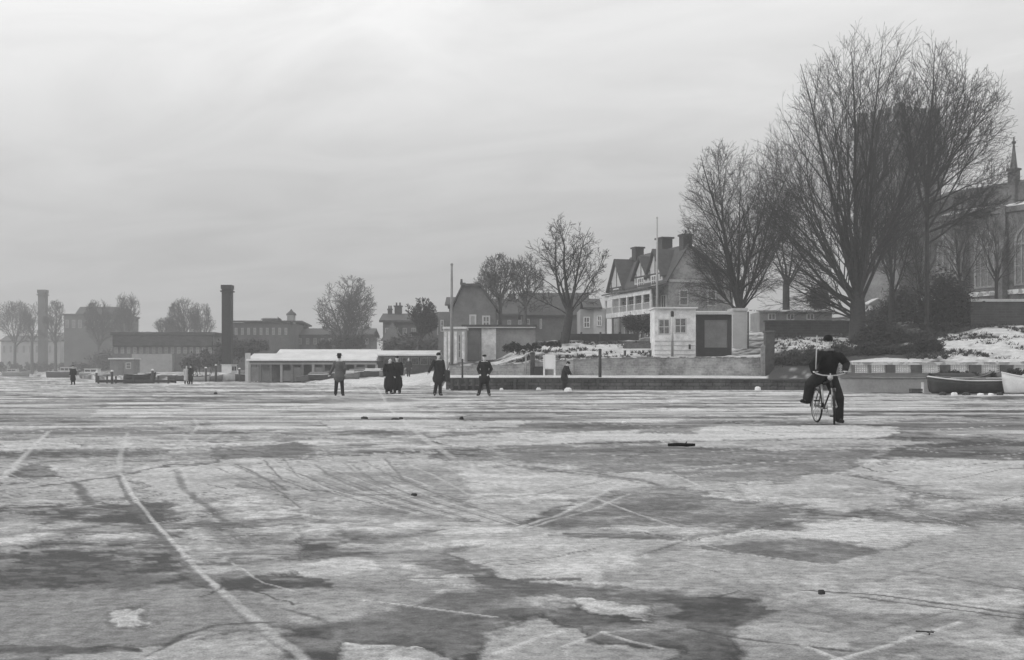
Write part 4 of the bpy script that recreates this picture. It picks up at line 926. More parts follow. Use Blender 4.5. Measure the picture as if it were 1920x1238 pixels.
tree('spreading_tree', 'thin bare tree in front of the church wall, nearest the retaining wall', 1672, 98, 43,
     [(1680, 450, 62, 170)], fan(q, 7, -16, 18, 300, .12, .6), [(0,), (15, .55, .34, .12), (8, .55, .45, .10), (5, .6, .55, .10)], 3.5, .24, .05, .013, .06)
for i, (px, Y, ell, lab) in enumerate([(1800, 101, (1800, 455, 55, 120), 'thin young bare tree in front of the first tall church window'), (1868, 103, (1868, 440, 50, 120), 'thin young bare tree before the church, under the pinnacle'), (1725, 103, (1720, 440, 48, 130), 'thin young bare tree against the corner of the church')]):
    tree('spreading_tree', lab, px, Y, 90 + i, [ell], fan(q, 7, -30, 30, 300, .08, .6), [(0,), (13, .6, .38, .12), (8, .6, .45, .12), (5, .6, .55, .12)], 2.6, .14, .02, .009, .09)
# the forked tree in the middle
tree('spreading_tree', 'bare forked tree on the snowy lawn with wide rounded crown and leaning trunk', 1058, 92, 52,
     [(1058, 478, 80, 80), (1020, 470, 42, 60), (1110, 480, 36, 66)], [(-30, 6, 215, .17, .95), (-2, -4, 225, .19, 1), (16, 5, 215, .15, 1), (-44, -10, 150, .08, 1.0), (36, 10, 130, .08, 1.0), (-12, 22, 190, .10, 1), (5, -24, 190, .10, 1), (-62, 0, 110, .06, .9), (58, 6, 90, .05, .9)],
     [(0,), (12, .7, .42, .25), (8, .68, .45, .15), (5, .7, .5, .15)], 2.6, .34, .04, .011, .12, depth=.9, lean=.17)
# behind it
for i, (px, Y, cy, rx, ry, lab) in enumerate([(938, 128, 512, 40, 42, 'slender bare tree left of the forked lawn tree, behind the grey garage'), (985, 134, 510, 34, 48, 'bare tree with dense twigs above the long slate roof'), (915, 140, 535, 30, 34, 'low bare tree beside the steep-gabled brick house')]):
    tree('spreading_tree', lab, px, Y, 60 + i, [(px - 2, cy, rx, ry), (px + rx * .4, cy + ry * .4, rx * .8, ry * .7)], fan(q, 9, -50, 48, 130, .12, .8), [(0,), (11, .75, .45, .2), (8, .7, .5, .15), (5, .7, .5, .15)], max(1.5, Z(cy + ry * 1.1, Y) - gz(px, Y)), .22, .05, .017, .12, m=M['barkg'])
# the far side
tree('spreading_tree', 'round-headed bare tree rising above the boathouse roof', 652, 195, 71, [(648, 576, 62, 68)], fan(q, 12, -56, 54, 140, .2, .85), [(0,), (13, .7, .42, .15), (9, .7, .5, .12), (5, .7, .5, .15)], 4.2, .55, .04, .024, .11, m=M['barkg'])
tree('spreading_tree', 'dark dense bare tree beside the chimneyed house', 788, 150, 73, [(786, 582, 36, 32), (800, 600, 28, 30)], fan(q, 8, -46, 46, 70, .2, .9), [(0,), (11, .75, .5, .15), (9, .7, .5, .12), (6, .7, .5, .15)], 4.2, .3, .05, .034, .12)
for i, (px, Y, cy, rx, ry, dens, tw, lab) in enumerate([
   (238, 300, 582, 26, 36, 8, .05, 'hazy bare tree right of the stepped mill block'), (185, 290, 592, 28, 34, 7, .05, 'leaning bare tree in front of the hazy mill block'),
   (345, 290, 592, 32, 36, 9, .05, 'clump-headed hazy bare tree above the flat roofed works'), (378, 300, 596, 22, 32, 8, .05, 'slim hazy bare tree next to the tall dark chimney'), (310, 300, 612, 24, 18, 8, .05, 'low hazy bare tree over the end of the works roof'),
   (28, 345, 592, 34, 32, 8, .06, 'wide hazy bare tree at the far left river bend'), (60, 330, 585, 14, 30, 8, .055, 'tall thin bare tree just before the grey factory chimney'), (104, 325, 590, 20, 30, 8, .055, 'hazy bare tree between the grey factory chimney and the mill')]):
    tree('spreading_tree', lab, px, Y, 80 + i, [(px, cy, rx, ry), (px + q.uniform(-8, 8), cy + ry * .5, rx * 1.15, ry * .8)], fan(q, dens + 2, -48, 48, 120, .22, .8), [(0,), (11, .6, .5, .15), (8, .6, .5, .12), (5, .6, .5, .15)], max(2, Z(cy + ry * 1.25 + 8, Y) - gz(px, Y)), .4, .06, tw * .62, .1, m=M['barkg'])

# evergreens and thickets
def bush(name, label, px, Y, ells, n, leaf, m, seed, cat='bush', group='dark shrubs', stems=0):
    r_ = random.Random(seed); g = gz(px, Y); t = empty(name, (X(px, Y), Y, g), 0, label, cat, group); S = Y / F
    V_, F_ = [], []; W_ = sum(e[2] * e[3] for e in ells)
    for cx, cy, rx, ry in ells:
        k = int(n * rx * ry / W_); C = Vector(((cx - px) * S, 0, EYE + (HZ - cy) * S - g)); clumps = []
        for _ in range(max(6, k // 45)):
            d = Vector((r_.gauss(0, 1), r_.gauss(0, 1), r_.gauss(0, 1))).normalized() * r_.uniform(.35, .98)
            clumps.append((Vector((C.x + d.x * rx * S, C.y + d.y * rx * S * .8, C.z + d.z * ry * S)), r_.uniform(.12, .3) * min(rx, ry) * S))
        for _ in range(k):
            c, s_ = r_.choice(clumps); p = c + Vector((r_.gauss(0, s_), r_.gauss(0, s_), r_.gauss(0, s_)))
            if p.z < -.1: p.z = r_.uniform(0, .4)
            a = Vector((r_.gauss(0, 1), r_.gauss(0, 1), r_.gauss(0, 1))).normalized(); b = a.orthogonal().normalized(); l = leaf * r_.uniform(.6, 1.5); w_ = l * r_.uniform(.25, .5)
            i = len(V_); V_ += [p - a * l, p + b * w_, p + a * l, p - b * w_]; F_.append((i, i + 1, i + 2, i + 3))
    me = bpy.data.meshes.new('foliage'); me.from_pydata(V_, [], F_); me.materials.append(m); o = bpy.data.objects.new('foliage', me); COL.objects.link(o); o.parent = t
    ch = []
    for _ in range(max(stems, 4)):
        e = r_.choice(ells); tip = Vector(((e[0] - px + r_.uniform(-.8, .8) * e[2]) * S, r_.uniform(-.3, .3), EYE + (HZ - e[1] + e[3] * r_.uniform(-.2, 1.05)) * S - g)); b0 = Vector(((e[0] - px) * S * .7 + r_.uniform(-.5, .5), 0, -.2))
        ch.append(([b0, b0.lerp(tip, .5) + Vector((0, 0, .2)), tip], [.05, .035, .012], 4))
    tubes('stem', ch, M['bark'], t); return t
bush('evergreen_bush', 'broad dark evergreen thicket on the snowy lawn in front of the tallest tree', 1665, 84, [(1650, 640, 44, 36), (1700, 648, 50, 26), (1620, 655, 22, 20), (1740, 640, 40, 20)], 15000, .13, M['ever'], 1, stems=10)
bush('evergreen_bush', 'low dark evergreen mass spilling over the snowy lawn above the balustrade', 1680, 75, [(1635, 660, 34, 16), (1690, 662, 42, 13), (1740, 652, 30, 16)], 12000, .10, M['ever'], 31, stems=6)
bush('evergreen_bush', 'tall dark evergreen shrub against the church wall', 1775, 96, [(1772, 560, 50, 50), (1800, 590, 40, 30), (1745, 600, 36, 36)], 13000, .15, M['ever'], 2, stems=8)
bush('evergreen_bush', 'dark evergreen shrub row under the retaining wall', 1800, 88.5, [(1760, 622, 40, 10), (1815, 622, 34, 9)], 4000, .12, M['ever'], 3)
bush('evergreen_bush', 'dark shrubs between the tree trunks below the church', 1700, 100, [(1690, 575, 36, 40), (1640, 600, 30, 26)], 7000, .14, M['shrub'], 4, stems=8)
bush('evergreen_bush', 'dark hedge bank between the gate pier and the bicyclist', 1510, 74.5, [(1475, 686, 32, 20), (1525, 680, 48, 26), (1575, 674, 36, 28)], 14000, .09, M['ever'], 5)
bush('evergreen_bush', 'rounded dark bush left of the pale garden building', 1536, 106, [(1538, 560, 20, 26)], 3000, .14, M['shrub'], 6)
bush('evergreen_bush', 'dark shrubs below the verandah of the gabled house', 1190, 112, [(1185, 606, 22, 16), (1213, 612, 18, 18)], 3600, .13, M['ever'], 7)
bush('evergreen_bush', 'low dark hedge in front of the grey garage', 975, 85, [(960, 652, 24, 8), (1000, 650, 22, 6), (1035, 645, 22, 5)], 3600, .1, M['ever'], 8)
bush('evergreen_bush', 'large dim bush left of the boathouse', 385, 150, [(365, 680, 30, 16), (405, 670, 32, 18)], 3200, .16, M['shrub'], 9, stems=8)
bush('evergreen_bush', 'dim shrubs above the left end of the boathouse roof', 455, 160, [(440, 655, 40, 16), (480, 648, 26, 12)], 4500, .2, M['shrub'], 10)
bush('evergreen_bush', 'round dark tree-like bush in front of the waterworks hall', 512, 240, [(513, 620, 24, 17)], 3000, .3, M['shrub'], 11)
bush('evergreen_bush', 'dark bush below the round-headed tree', 655, 185, [(655, 645, 34, 14), (610, 648, 20, 9)], 3600, .22, M['ever'], 12)
bush('evergreen_bush', 'dark bush below the chimneyed house', 760, 150, [(755, 646, 42, 14), (810, 648, 24, 14)], 4000, .2, M['shrub'], 13)
bush('evergreen_bush', 'straggling dark creeper hanging over the river wall behind the skiffs', 1800, 58.2, [(1790, 702, 44, 7), (1850, 706, 40, 8), (1750, 708, 16, 6), (1900, 700, 30, 8)], 5000, .07, M['ever'], 33)
bush('evergreen_bush', 'hazy shrub line along the far left bank', 60, 340, [(20, 690, 50, 10), (90, 688, 40, 9), (140, 690, 40, 9)], 4000, .35, M['shrub'], 14)
bush('evergreen_bush', 'dark bushes beside the boathouse end pier', 490, 127, [(478, 704, 16, 9), (500, 707, 12, 6)], 2500, .12, M['ever'], 15)
bush('evergreen_bush', 'dim thicket in front of the hazy mill block', 200, 270, [(205, 676, 40, 20), (160, 690, 30, 10)], 3500, .3, M['shrub'], 16)

# ------------------------------------------------------------------ people
V = Vector
def limb(b, pts, rad, ky=1.0):
    for i in range(len(pts) - 1): b.cone(pts[i], pts[i + 1], rad[i], rad[i + 1], 12, ky)
def hand(b, wrist, d, side, r=1.0, curl=.5):
    """palm, four unequal bent fingers and a thumb; d is the way the hand points"""
    d = V(d).normalized(); s_ = V((1, 0, 0)) if abs(d.x) < .8 else V((0, -1, 0)); s_ = (s_ - d * s_.dot(d)).normalized(); nrm = d.cross(s_)
    w0 = V(wrist); p1 = w0 + d * .085 * r
    for k in (-1, 0, 1): b.cone(w0 + s_ * (.018 * k * r), p1 + s_ * (.026 * k * r), .017 * r, .015 * r, 8)
    for k, L in ((-1.5, .062), (-.5, .075), (.5, .080), (1.5, .070)):
        a = p1 + s_ * (.018 * k * r); m1 = a + (d * .85 + nrm * curl * .5).normalized() * L * .5 * r; e = m1 + (d * .6 + nrm * curl).normalized() * L * .5 * r
        b.cone(a, m1, .0095 * r, .009 * r, 8).cone(m1, e, .009 * r, .008 * r, 8)
    tb = w0 + d * .03 * r + s_ * (-side * .03 * r); tm = tb + (d * .6 - s_ * side * .7).normalized() * .038 * r
    b.cone(tb, tm, .012 * r, .0105 * r, 8).cone(tm, tm + (d * .9 + nrm * .4).normalized() * .03 * r, .0105 * r, .009 * r, 8)
def head_shapes(b, c, yaw, pitch=0):
    """skull, jaw, nose, brow, lips and ears; local front is -y, turned by yaw"""
    k = len(b.v); o = V((0, 0, 0))
    b.ball(o + V((0, .012, .02)), .076, .094, .098, 16, 10); b.ball(o + V((0, -.03, -.06)), .055, .058, .062, 12, 8)
    b.cone(o + V((0, -.082, .022)), o + V((0, -.108, -.022)), .010, .016, 8); b.cone(o + V((-.038, -.078, .036)), o + V((.038, -.078, .036)), .012, .012, 8)
    b.cone(o + V((-.018, -.084, -.058)), o + V((.018, -.084, -.058)), .010, .010, 8); b.ball(o + V((0, -.072, -.098)), .026, .022, .02, 8, 6)
    for s_ in (-1, 1): b.ball(o + V((s_ * .078, .01, .0)), .012, .024, .034, 8, 6)
    mt = Matrix.Translation(c) @ Matrix.Rotation(yaw, 4, 'Z') @ Matrix.Rotation(pitch, 4, 'X')
    b.v[k:] = [tuple(mt @ V(p)) for p in b.v[k:]]; return mt
DEF = dict(head=(0, -.02, 1.625), neck=(0, .0, 1.45), chest=(0, 0, 1.28), waist=(0, 0, 1.06), pelvis=(0, 0, .93),
           sL=(-.18, 0, 1.41), sR=(.18, 0, 1.41), eL=(-.25, .03, 1.14), eR=(.25, .03, 1.14), wL=(-.26, -.05, .90), wR=(.26, -.05, .90),
           hL=(-.09, 0, .92), hR=(.09, 0, .92), kL=(-.11, -.02, .50), kR=(.11, -.02, .50), aL=(-.12, .02, .085), aR=(.12, .02, .085), tL=(-.14, -.15, .035), tR=(.14, -.15, .035))
def person(px, Y, h, rz, label, pose={}, coat=None, hem=.62, trousers=None, hat='flat', yaw=0, pitch=0, vox=.011, group=None, z=0.0, bulk=1.0, hands='show', collar=False, loc=None, scarf=False, wide=1.0):
    J = {k: V(v) for k, v in {**DEF, **pose}.items()}
    coat = coat or M['coat']; trousers = trousers or M['trouser']
    t = empty('person', loc or (X(px, Y), Y, z), rz, label, 'person', group); t.scale = (h / 1.75,) * 3
    b = MB()
    limb(b, [J['pelvis'], J['waist'], J['chest'], J['neck']], [.13, .12, .13, .06], .8); b.cone(J['sL'], J['sR'], .06, .06); b.cone(J['neck'], J['head'] + V((0, .02, -.05)), .055, .052)
    for s_ in 'LR':
        limb(b, [J['s' + s_], J['e' + s_], J['w' + s_]], [.052, .042, .030]); limb(b, [J['h' + s_], J['k' + s_], J['a' + s_]], [.085, .058, .040]); b.cone(J['a' + s_] + V((0, 0, -.02)), J['t' + s_], .042, .03)
        hand(b, J['w' + s_], J['w' + s_] - J['e' + s_] if 'd' + s_ not in J else J['d' + s_], -1 if s_ == 'L' else 1)
    mt = head_shapes(b, J['head'], yaw, pitch)
    body = b.build('body', M['skin'], t, remesh=vox, soft=2)
    # trousers and boots
    b = MB(); b.cone(J['hL'] + V((0, 0, .04)), J['hR'] + V((0, 0, .04)), .105, .105)
    for s_ in 'LR':
        k_, a_ = J['k' + s_], J['a' + s_]; m1 = k_.lerp(a_, .5)
        limb(b, [J['h' + s_], k_, m1, a_ + (k_ - a_).normalized() * .02], [.105 * wide, .083 * wide, .076 * wide, .072 * wide])
    b.build('trousers', trousers, t, remesh=vox * 1.3, soft=2)
    for s_ in 'LR':
        a_, o_ = J['a' + s_], J['t' + s_]; b = MB(); b.cone(a_ + V((0, .015, -.035)), o_, .050, .036).cone(a_ + V((0, .0, .05)), a_ + V((0, .01, -.03)), .05, .05); b.build('boot', M['leather'], t, remesh=vox, soft=1)
    # coat
    b = MB(); u = .035 * bulk
    limb(b, [J['pelvis'], J['waist'], J['chest'], J['neck'] + V((0, 0, -.05))], [.15 + u, .135 + u, .15 + u, .085], .82); nk = J['neck'] + V((0, 0, -.07))
    for s_ in 'LR': b.cone(nk, J['s' + s_] + (nk - J['s' + s_]).normalized() * .03 + V((0, 0, -.025)), .088, .072 + u * .3)
    for s_ in 'LR':
        e_, w_ = J['e' + s_], J['w' + s_]; limb(b, [J['s' + s_] + V((0, 0, -.01)), e_, w_], [.066 + u * .4, .058 + u * .3, .05 + u * .2])
    if hem < .9:
        p = J['pelvis']; hz_ = (J['kL'] + J['kR']) / 2; dn = V((p.x, p.y, hem)) + V((hz_.x - p.x, hz_.y - p.y, 0)) * .5
        for k in range(5): q0 = p.lerp(dn, k / 5 * .98); q1 = p.lerp(dn, (k + 1) / 5); b.cone(q0, q1, .165 + u + .010 * k, .170 + u + .012 * k, 14, .78, 3)
    if collar: b.cone(J['neck'] + V((0, 0, -.04)), J['neck'] + V((0, .005, .03)), .092, .082, 12)
    b.build('coat', coat, t, remesh=vox * 1.3, soft=2)
    if scarf: MB().ring(J['neck'] + V((0, -.01, .0)), (1, 0, 0), (0, 1, -.2), .078, .028, 20, 8).build('scarf', M['scarf'], t, remesh=vox)
    # hair and hat
    def onhead(m): m.v = [tuple(mt @ V(p)) for p in m.v]; return m
    onhead(MB().ball((0, .028, .030), .083, .094, .098, 14, 8)).build('hair', M['hair'], t, smooth=True)
    if hat == 'flat': onhead(MB().ball((0, .005, .088), .098, .122, .050, 16, 8).cone((-.05, -.105, .068), (.05, -.105, .068), .024, .024, 8)).build('flat_cap', M['felt'], t, remesh=.012)
    elif hat == 'trilby': onhead(MB().lathe([(.145, .062), (.150, .068), (.10, .076), (.096, .15), (.07, .175), (.02, .165)], 18)).build('brimmed_hat', M['felt'], t, smooth=True)
    elif hat == 'wool': onhead(MB().ball((0, .008, .065), .094, .112, .085, 16, 8)).build('wool_hat', M['felt'], t, smooth=True)
    return t
G_ = 'people standing about on the ice'
person(636, 51, 1.80, R(178), 'person in a grey jacket and dark hat, back turned, legs apart on the ice', dict(eR=(.27, .02, 1.16), wR=(.40, -.02, .92), eL=(-.24, .04, 1.14), wL=(-.20, -.10, .95), kL=(-.12, 0, .5), kR=(.12, 0, .5), aL=(-.15, .02, .085), aR=(.15, .02, .085), tL=(-.18, -.14, .035), tR=(.18, -.14, .035)), M['jacket'], .80, hat='trilby', group=G_)
person(729.5, 55, 1.70, R(30), 'person in a long black coat, bare headed, huddled against a second dark coated person', dict(head=(.03, -.05, 1.6)), M['coat'], .40, hat='none', yaw=R(-20), group=G_, bulk=1.7)
person(744.5, 55.6, 1.78, R(-14), 'person in a long black coat and dark cap, close beside a bare headed companion', dict(eL=(-.24, -.06, 1.16), wL=(-.12, -.22, 1.0)), M['coat'], .42, hat='flat', yaw=R(20), group=G_, bulk=1.6)
person(822, 51, 1.86, R(20), 'person in a dark overcoat, one arm held out, grey bag at the hip', dict(eL=(-.28, .0, 1.20), wL=(-.42, -.06, .98), kL=(-.10, -.06, .5), aL=(-.17, -.05, .085), tL=(-.22, -.2, .035), kR=(.08, .02, .5), aR=(.09, .05, .085), tR=(.12, -.12, .035)), M['coat2'], .70, hat='wool', group=G_)
person(908.5, 51, 1.78, R(-8), 'person in a short black coat, hands in pockets and feet wide apart', dict(eL=(-.29, .04, 1.14), wL=(-.20, -.08, .95), eR=(.29, .04, 1.14), wR=(.20, -.08, .95), kL=(-.15, 0, .5), aL=(-.25, .02, .085), tL=(-.30, -.12, .035), kR=(.12, 0, .5), aR=(.19, .02, .085), tR=(.26, -.12, .035)), M['coat'], .74, hat='flat', yaw=R(10), group=G_)
person(1058, 67.3, 1.76, R(65), 'stooping person in dark clothes on the ice close under the towpath wall', dict(head=(.0, -.24, 1.5), neck=(0, -.15, 1.37), chest=(0, -.10, 1.22), waist=(0, 0, 1.03), sL=(-.18, -.13, 1.33), sR=(.18, -.13, 1.33), eL=(-.24, -.22, 1.08), wL=(-.2, -.36, .92), eR=(.24, -.2, 1.08), wR=(.2, -.34, .9)), M['coat'], .7, hat='wool', pitch=R(20), group=G_, bulk=1.3)
person(137, 96, 1.60, R(0), 'lone small dark person standing straight on the ice by the far boats', {}, M['coat'], .5, hat='flat', vox=.02, group=G_)
person(349.5, 101, 1.60, R(30), 'person in a pale coat beside a dark clad companion on the far ice', {}, M['beige'], .5, hat='none', vox=.02, group=G_)
person(357.5, 101, 1.70, R(-20), 'person in dark clothes beside a companion in a pale coat on the far ice', {}, M['coat'], .5, hat='wool', vox=.02, group=G_)
person(561, 126, 1.80, R(170), 'distant person in a dark coat in front of the open boathouse bays', {}, M['coat2'], .5, hat='flat', vox=.02, group=G_, z=gz(561, 126), bulk=1.5)
person(766, 107, 1.74, R(10), 'distant person in dark clothes walking down the snowy slipway', dict(kL=(-.1, -.12, .5), aL=(-.1, -.22, .1), tL=(-.1, -.38, .05), kR=(.1, .02, .5), aR=(.1, .2, .1), tR=(.1, .05, .035)), M['coat2'], .7, hat='none', vox=.02, group=G_, z=gz(766, 107))
# bag hanging at the hip of the one in the overcoat
t = empty('shoulder_bag', (X(836, 51.1), 51.1, .62), R(20), 'big grey canvas bag slung at the hip of the person in the dark overcoat', 'bag')
MB().box(-.10, .16, -.16, .16, .0, .50).build('bag_body', M['trouserg'], t, bevel=.06); MB().path([(-.04, -.02, .49), (-.12, .0, .72), (-.22, .0, .84)], .025, 6).build('strap', M['leather'], t)

# the bicycle and its rider
BX, BY, BR = X(1547.5, 23.25), 23.25, R(3.3)
t = empty('bicycle', (BX, BY, 0), BR, 'old black bicycle with a bright handlebar ridden on the ice', 'bicycle')
WR = .335
def wheel(c, yaw, mudguard=True):
    f = V((math.sin(yaw), -math.cos(yaw), 0)); zu = V((0, 0, 1)); ax = f.cross(zu)
    w0 = MB().ring(c, f, zu, WR - .028, .010, 36, 6).build('wheel_rim', M['chrome'], t, smooth=True)
    MB().ring(c, f, zu, WR - .012, .020, 40, 8).build('tyre', M['rubber'], w0, smooth=True)
    b = MB()
    for k in range(28):
        a = 2 * math.pi * k / 28; s_ = .028 * (1 if k % 2 else -1); b.path([V(c) + ax * s_ + (f * math.cos(a + .4) + zu * math.sin(a + .4)) * .02, V(c) + (f * math.cos(a) + zu * math.sin(a)) * (WR - .03)], .0018, 4)
    b.build('spokes', M['iron'], w0); MB().path([V(c) - ax * .05, V(c) + ax * .05], .02, 8).build('hub', M['chrome'], w0, smooth=True)
    b = MB(); pts = [V(c) + (f * math.cos(a) + zu * math.sin(a)) * (WR + .035) for a in [R(q_) for q_ in range(25, 186, 10)]] if yaw == 0 else [V(c) + (f * math.cos(a) + zu * math.sin(a)) * (WR + .035) for a in [R(q_) for q_ in range(60, 200, 10)]]
    k = 0
    for i, p in enumerate(pts):
        r_ = (p - V(c)).normalized(); b.v += [tuple(p - ax * .032 - r_ * .014), tuple(p - ax * .018), tuple(p + ax * .018), tuple(p + ax * .032 - r_ * .014)]
        if i: b.f += [(4 * i - 4 + j, 4 * i - 3 + j, 4 * i + 1 + j, 4 * i + j) for j in range(3)]
    b.build('mudguard', M['enamel'], t, smooth=True)
    return w0
cR, cF, ST = V((0, .53, WR)), V((0, -.53, WR)), R(-18.5)
wheel(cR, 0.0); wheel(cF, ST)
bbk, st, ht, hb = V((0, .10, .29)), V((0, .26, .82)), V((0, -.33, .84)), V((0, -.37, .70))
MB().path([bbk, st], .016, 8).path([st + (bbk - st) * .06, ht], .016, 8).path([bbk, hb], .018, 8).path([ht, hb], .02, 8).path([bbk, cR + V((.05, 0, 0))], .010, 6).path([bbk, cR + V((-.05, 0, 0))], .010, 6).path([st, cR + V((.05, 0, 0))], .009, 6).path([st, cR + V((-.05, 0, 0))], .009, 6).build('frame', M['enamel'], t, smooth=True)
sa = V((math.cos(ST), math.sin(ST), 0)); fw = V((math.sin(ST), -math.cos(ST), 0))
MB().path([hb, hb + V((0, -.03, -.06)), cF + sa * .055], .012, 6).path([hb, hb + V((0, -.03, -.06)), cF - sa * .055], .012, 6).build('fork', M['chrome'], t, smooth=True)
hc = V((0, -.30, .985)); MB().path([ht, hc], .013, 8).path([hc - sa * .30 - fw * .12 + V((0, 0, .01)), hc - sa * .27 - fw * .02, hc - sa * .15 + fw * .02 + V((0, 0, -.035)), hc + V((0, 0, -.045)), hc + sa * .15 + fw * .02 + V((0, 0, -.035)), hc + sa * .27 - fw * .02, hc + sa * .30 - fw * .12 + V((0, 0, .01))], .013, 8).build('handlebar', M['chrome'], t, smooth=True)
for s_ in (-1, 1): MB().path([hc + sa * (s_ * .28) - fw * .05, hc + sa * (s_ * .30) - fw * .14 + V((0, 0, .01))], .018, 8).build('grip', M['rubber'], t, smooth=True)
lp = hc + fw * .07 + V((0, 0, -.08)); MB().path([lp - fw * .06, lp - fw * .03, lp + fw * .03], [.025, .05, .055], 12).build('lamp', M['chrome'], t, smooth=True)
MB().ball((0, .27, .885), .10, .09, .04, 12, 6).cone((0, .22, .89), (0, .06, .89), .05, .025, 10, 1.0).build('saddle', M['leather'], t, smooth=True); MB().path([st, (0, .27, .87)], .013, 8).build('seat_post', M['chrome'], t)
cr = MB().ring(bbk + V((.05, 0, 0)), (0, 1, 0), (0, 0, 1), .085, .007, 24, 5).path([bbk + V((-.07, 0, 0)), bbk + V((.07, 0, 0))], .018, 8).path([bbk + V((.075, 0, 0)), bbk + V((.08, -.07, -.15))], .010, 6).path([bbk + V((-.075, 0, 0)), bbk + V((-.08, .07, .15))], .010, 6).build('crank', M['chrome'], t, smooth=True)
for s_, p in ((1, V((.12, -.07, .14))), (-1, V((-.12, .17, .44)))): MB().box(p.x - .045, p.x + .045, p.y - .035, p.y + .035, p.z - .013, p.z + .013).build('pedal', M['rubber'], cr)
MB().path([bbk.lerp(st, .22) + V((-.012, -.045, 0)), bbk.lerp(st, .96) + V((-.012, -.045, 0))], .021, 8).build('white_rod', M['board'], t, smooth=True)  # white rod added along the seat tube for a pale upright streak
hl, hr = hc - sa * .29 - fw * .07, hc + sa * .29 - fw * .07
up_ = V((0, 0, .035))
person(0, 0, 1.75, BR, 'person in dark cap and black coat astride the bicycle, one foot on the ice',
       dict(head=(.0, -.17, 1.60), neck=(.05, -.06, 1.44), chest=(.09, .03, 1.27), waist=(.08, .13, 1.08), pelvis=(.06, .18, .955), sL=(-.115, -.05, 1.36), sR=(.27, -.05, 1.33),
            eL=(-.27, -.03, 1.16), wL=tuple(hl + up_ + V((.0, .09, .015))), dL=(.1, -1, -.35), eR=(.43, .02, 1.18), wR=tuple(hr + up_ + V((.02, .09, .02))), dR=(-.1, -1, -.35),
            hL=(-.04, .17, .93), hR=(.15, .17, .92), kL=(-.33, -.10, .78), aL=(-.33, .10, .46), tL=(-.47, .02, .44), kR=(.27, .02, .50), aR=(.32, .16, .085), tR=(.35, .0, .035)),
       M['coat'], .95, hat='wool', yaw=R(-18), pitch=R(12), vox=.008, bulk=1.7, collar=True, loc=(BX, BY, 0), wide=1.38, scarf=True, hands='show')
t = empty('stick', (BX, BY, 0), BR, 'pale straight wooden stick held upright in the hand of the bicycle rider', 'stick')
s0 = hl + V((.015, .02, .05)); MB().path([s0 + V((0, 0, -.10)), s0 + V((.018, .0, .32)), s0 + V((.034, .01, .70))], [.012, .013, .012], 8).build('shaft', M['palew'], t, smooth=True); MB().path([s0 + V((-.004, 0, -.118)), s0 + V((.004, 0, .03))], .021, 8).build('binding', M['leather'], t)

# ------------------------------------------------------------------ boats
def boat(name, px, Y, Ln, W_, H, rz, label, hull, z=0.0, cabin=None, canopy=None, deck=None, group='boats laid up along the frozen bank', cat='boat', rubrail=None):
    t = empty(name, (X(px, Y), Y, z), rz, label, cat, group); b = MB(); n, m = 15, 9
    for i in range(n):
        u = i / (n - 1) * 2 - 1; w_ = W_ / 2 * (1 - max(0, u) ** 2.6 * .97) * (1 - .25 * max(0, -u) ** 3); h = H * (1 + .28 * max(0, u) ** 2 + .08 * u * u)
        for j in range(m):
            a = math.pi * j / (m - 1); b.v.append((u * Ln / 2 + .12 * Ln * max(0, u) * abs(math.cos(a)) ** 2 * .4, -w_ * math.copysign(abs(math.cos(a)) ** .6, math.cos(a)), h * (1 - math.sin(a) ** 1.3)))
    for i in range(n - 1):
        for j in range(m - 1): b.f.append((i * m + j, i * m + j + 1, (i + 1) * m + j + 1, (i + 1) * m + j))
    b.f.append(tuple(range(m - 1, -1, -1)))
    o = b.build('hull', hull, t, smooth=True); so_ = o.modifiers.new('thickness', 'SOLIDIFY'); so_.thickness = .05
    gl = [[], []]
    for i in range(n):
        u = i / (n - 1) * 2 - 1; w_ = W_ / 2 * (1 - max(0, u) ** 2.6 * .97) * (1 - .25 * max(0, -u) ** 3); h = H * (1 + .28 * max(0, u) ** 2 + .08 * u * u); xx = u * Ln / 2 + .048 * Ln * max(0, u)
        gl[0].append((xx, -w_ - .01, h + .02)); gl[1].append((xx, w_ + .01, h + .02))
    for g_ in gl: MB().path(g_, .035, 6).build('gunwale', rubrail or M['hullw'], t, smooth=True)
    for xx in (-.22, .12): MB().box(xx * Ln - .12, xx * Ln + .12, -W_ * .43, W_ * .43, H * .72, H * .72 + .04).build('thwart', M['wood'], t)
    if deck: MB().prism_z([(Ln * .18, -W_ * .44), (Ln * .36, -W_ * .27), (Ln * .46, 0), (Ln * .36, W_ * .27), (Ln * .18, W_ * .44)], H * .98, H * 1.06).build('foredeck', deck, t)
    if cabin:
        a, c, ch, m_ = cabin; cb = MB().prism_y([(a * Ln, H * .8), (c * Ln, H * .8), (c * Ln - .25, H + ch), (a * Ln, H + ch)], -W_ * .36, W_ * .36).build('cabin', m_, t, bevel=.03)
        k = max(2, int((c - a) * Ln / .9)); dx = ((c - a) * Ln - .5) / k
        for i in range(k):
            x0 = a * Ln + .12 + i * dx
            for yy in (-W_ * .36 - .012, W_ * .36 + .002): MB().box(x0, x0 + dx - .14, yy, yy + .01, H + ch * .35, H + ch * .82).build('window', M['glass'], cb)
        MB().box(a * Ln - .08, c * Ln - .15, -W_ * .40, W_ * .40, H + ch + .003, H + ch + .06).build('cabin_roof', M['snowroof'], cb)
    if canopy:
        a, c, ch, m_ = canopy; pr = [(W_ * .44 * math.cos(R(q_)), H + ch * math.sin(R(q_))) for q_ in range(0, 181, 20)]; MB().prism_x(pr, a * Ln, c * Ln).build('canopy', m_, t, smooth=False)
    return t
boat('rowing_boat', 1822, 55.5, 3.9, 1.25, .58, R(184), 'dark wooden skiff with a pale rail frozen in below the balustrade', M['hull'], .02, deck=M['hull'], rubrail=M['hullw'])
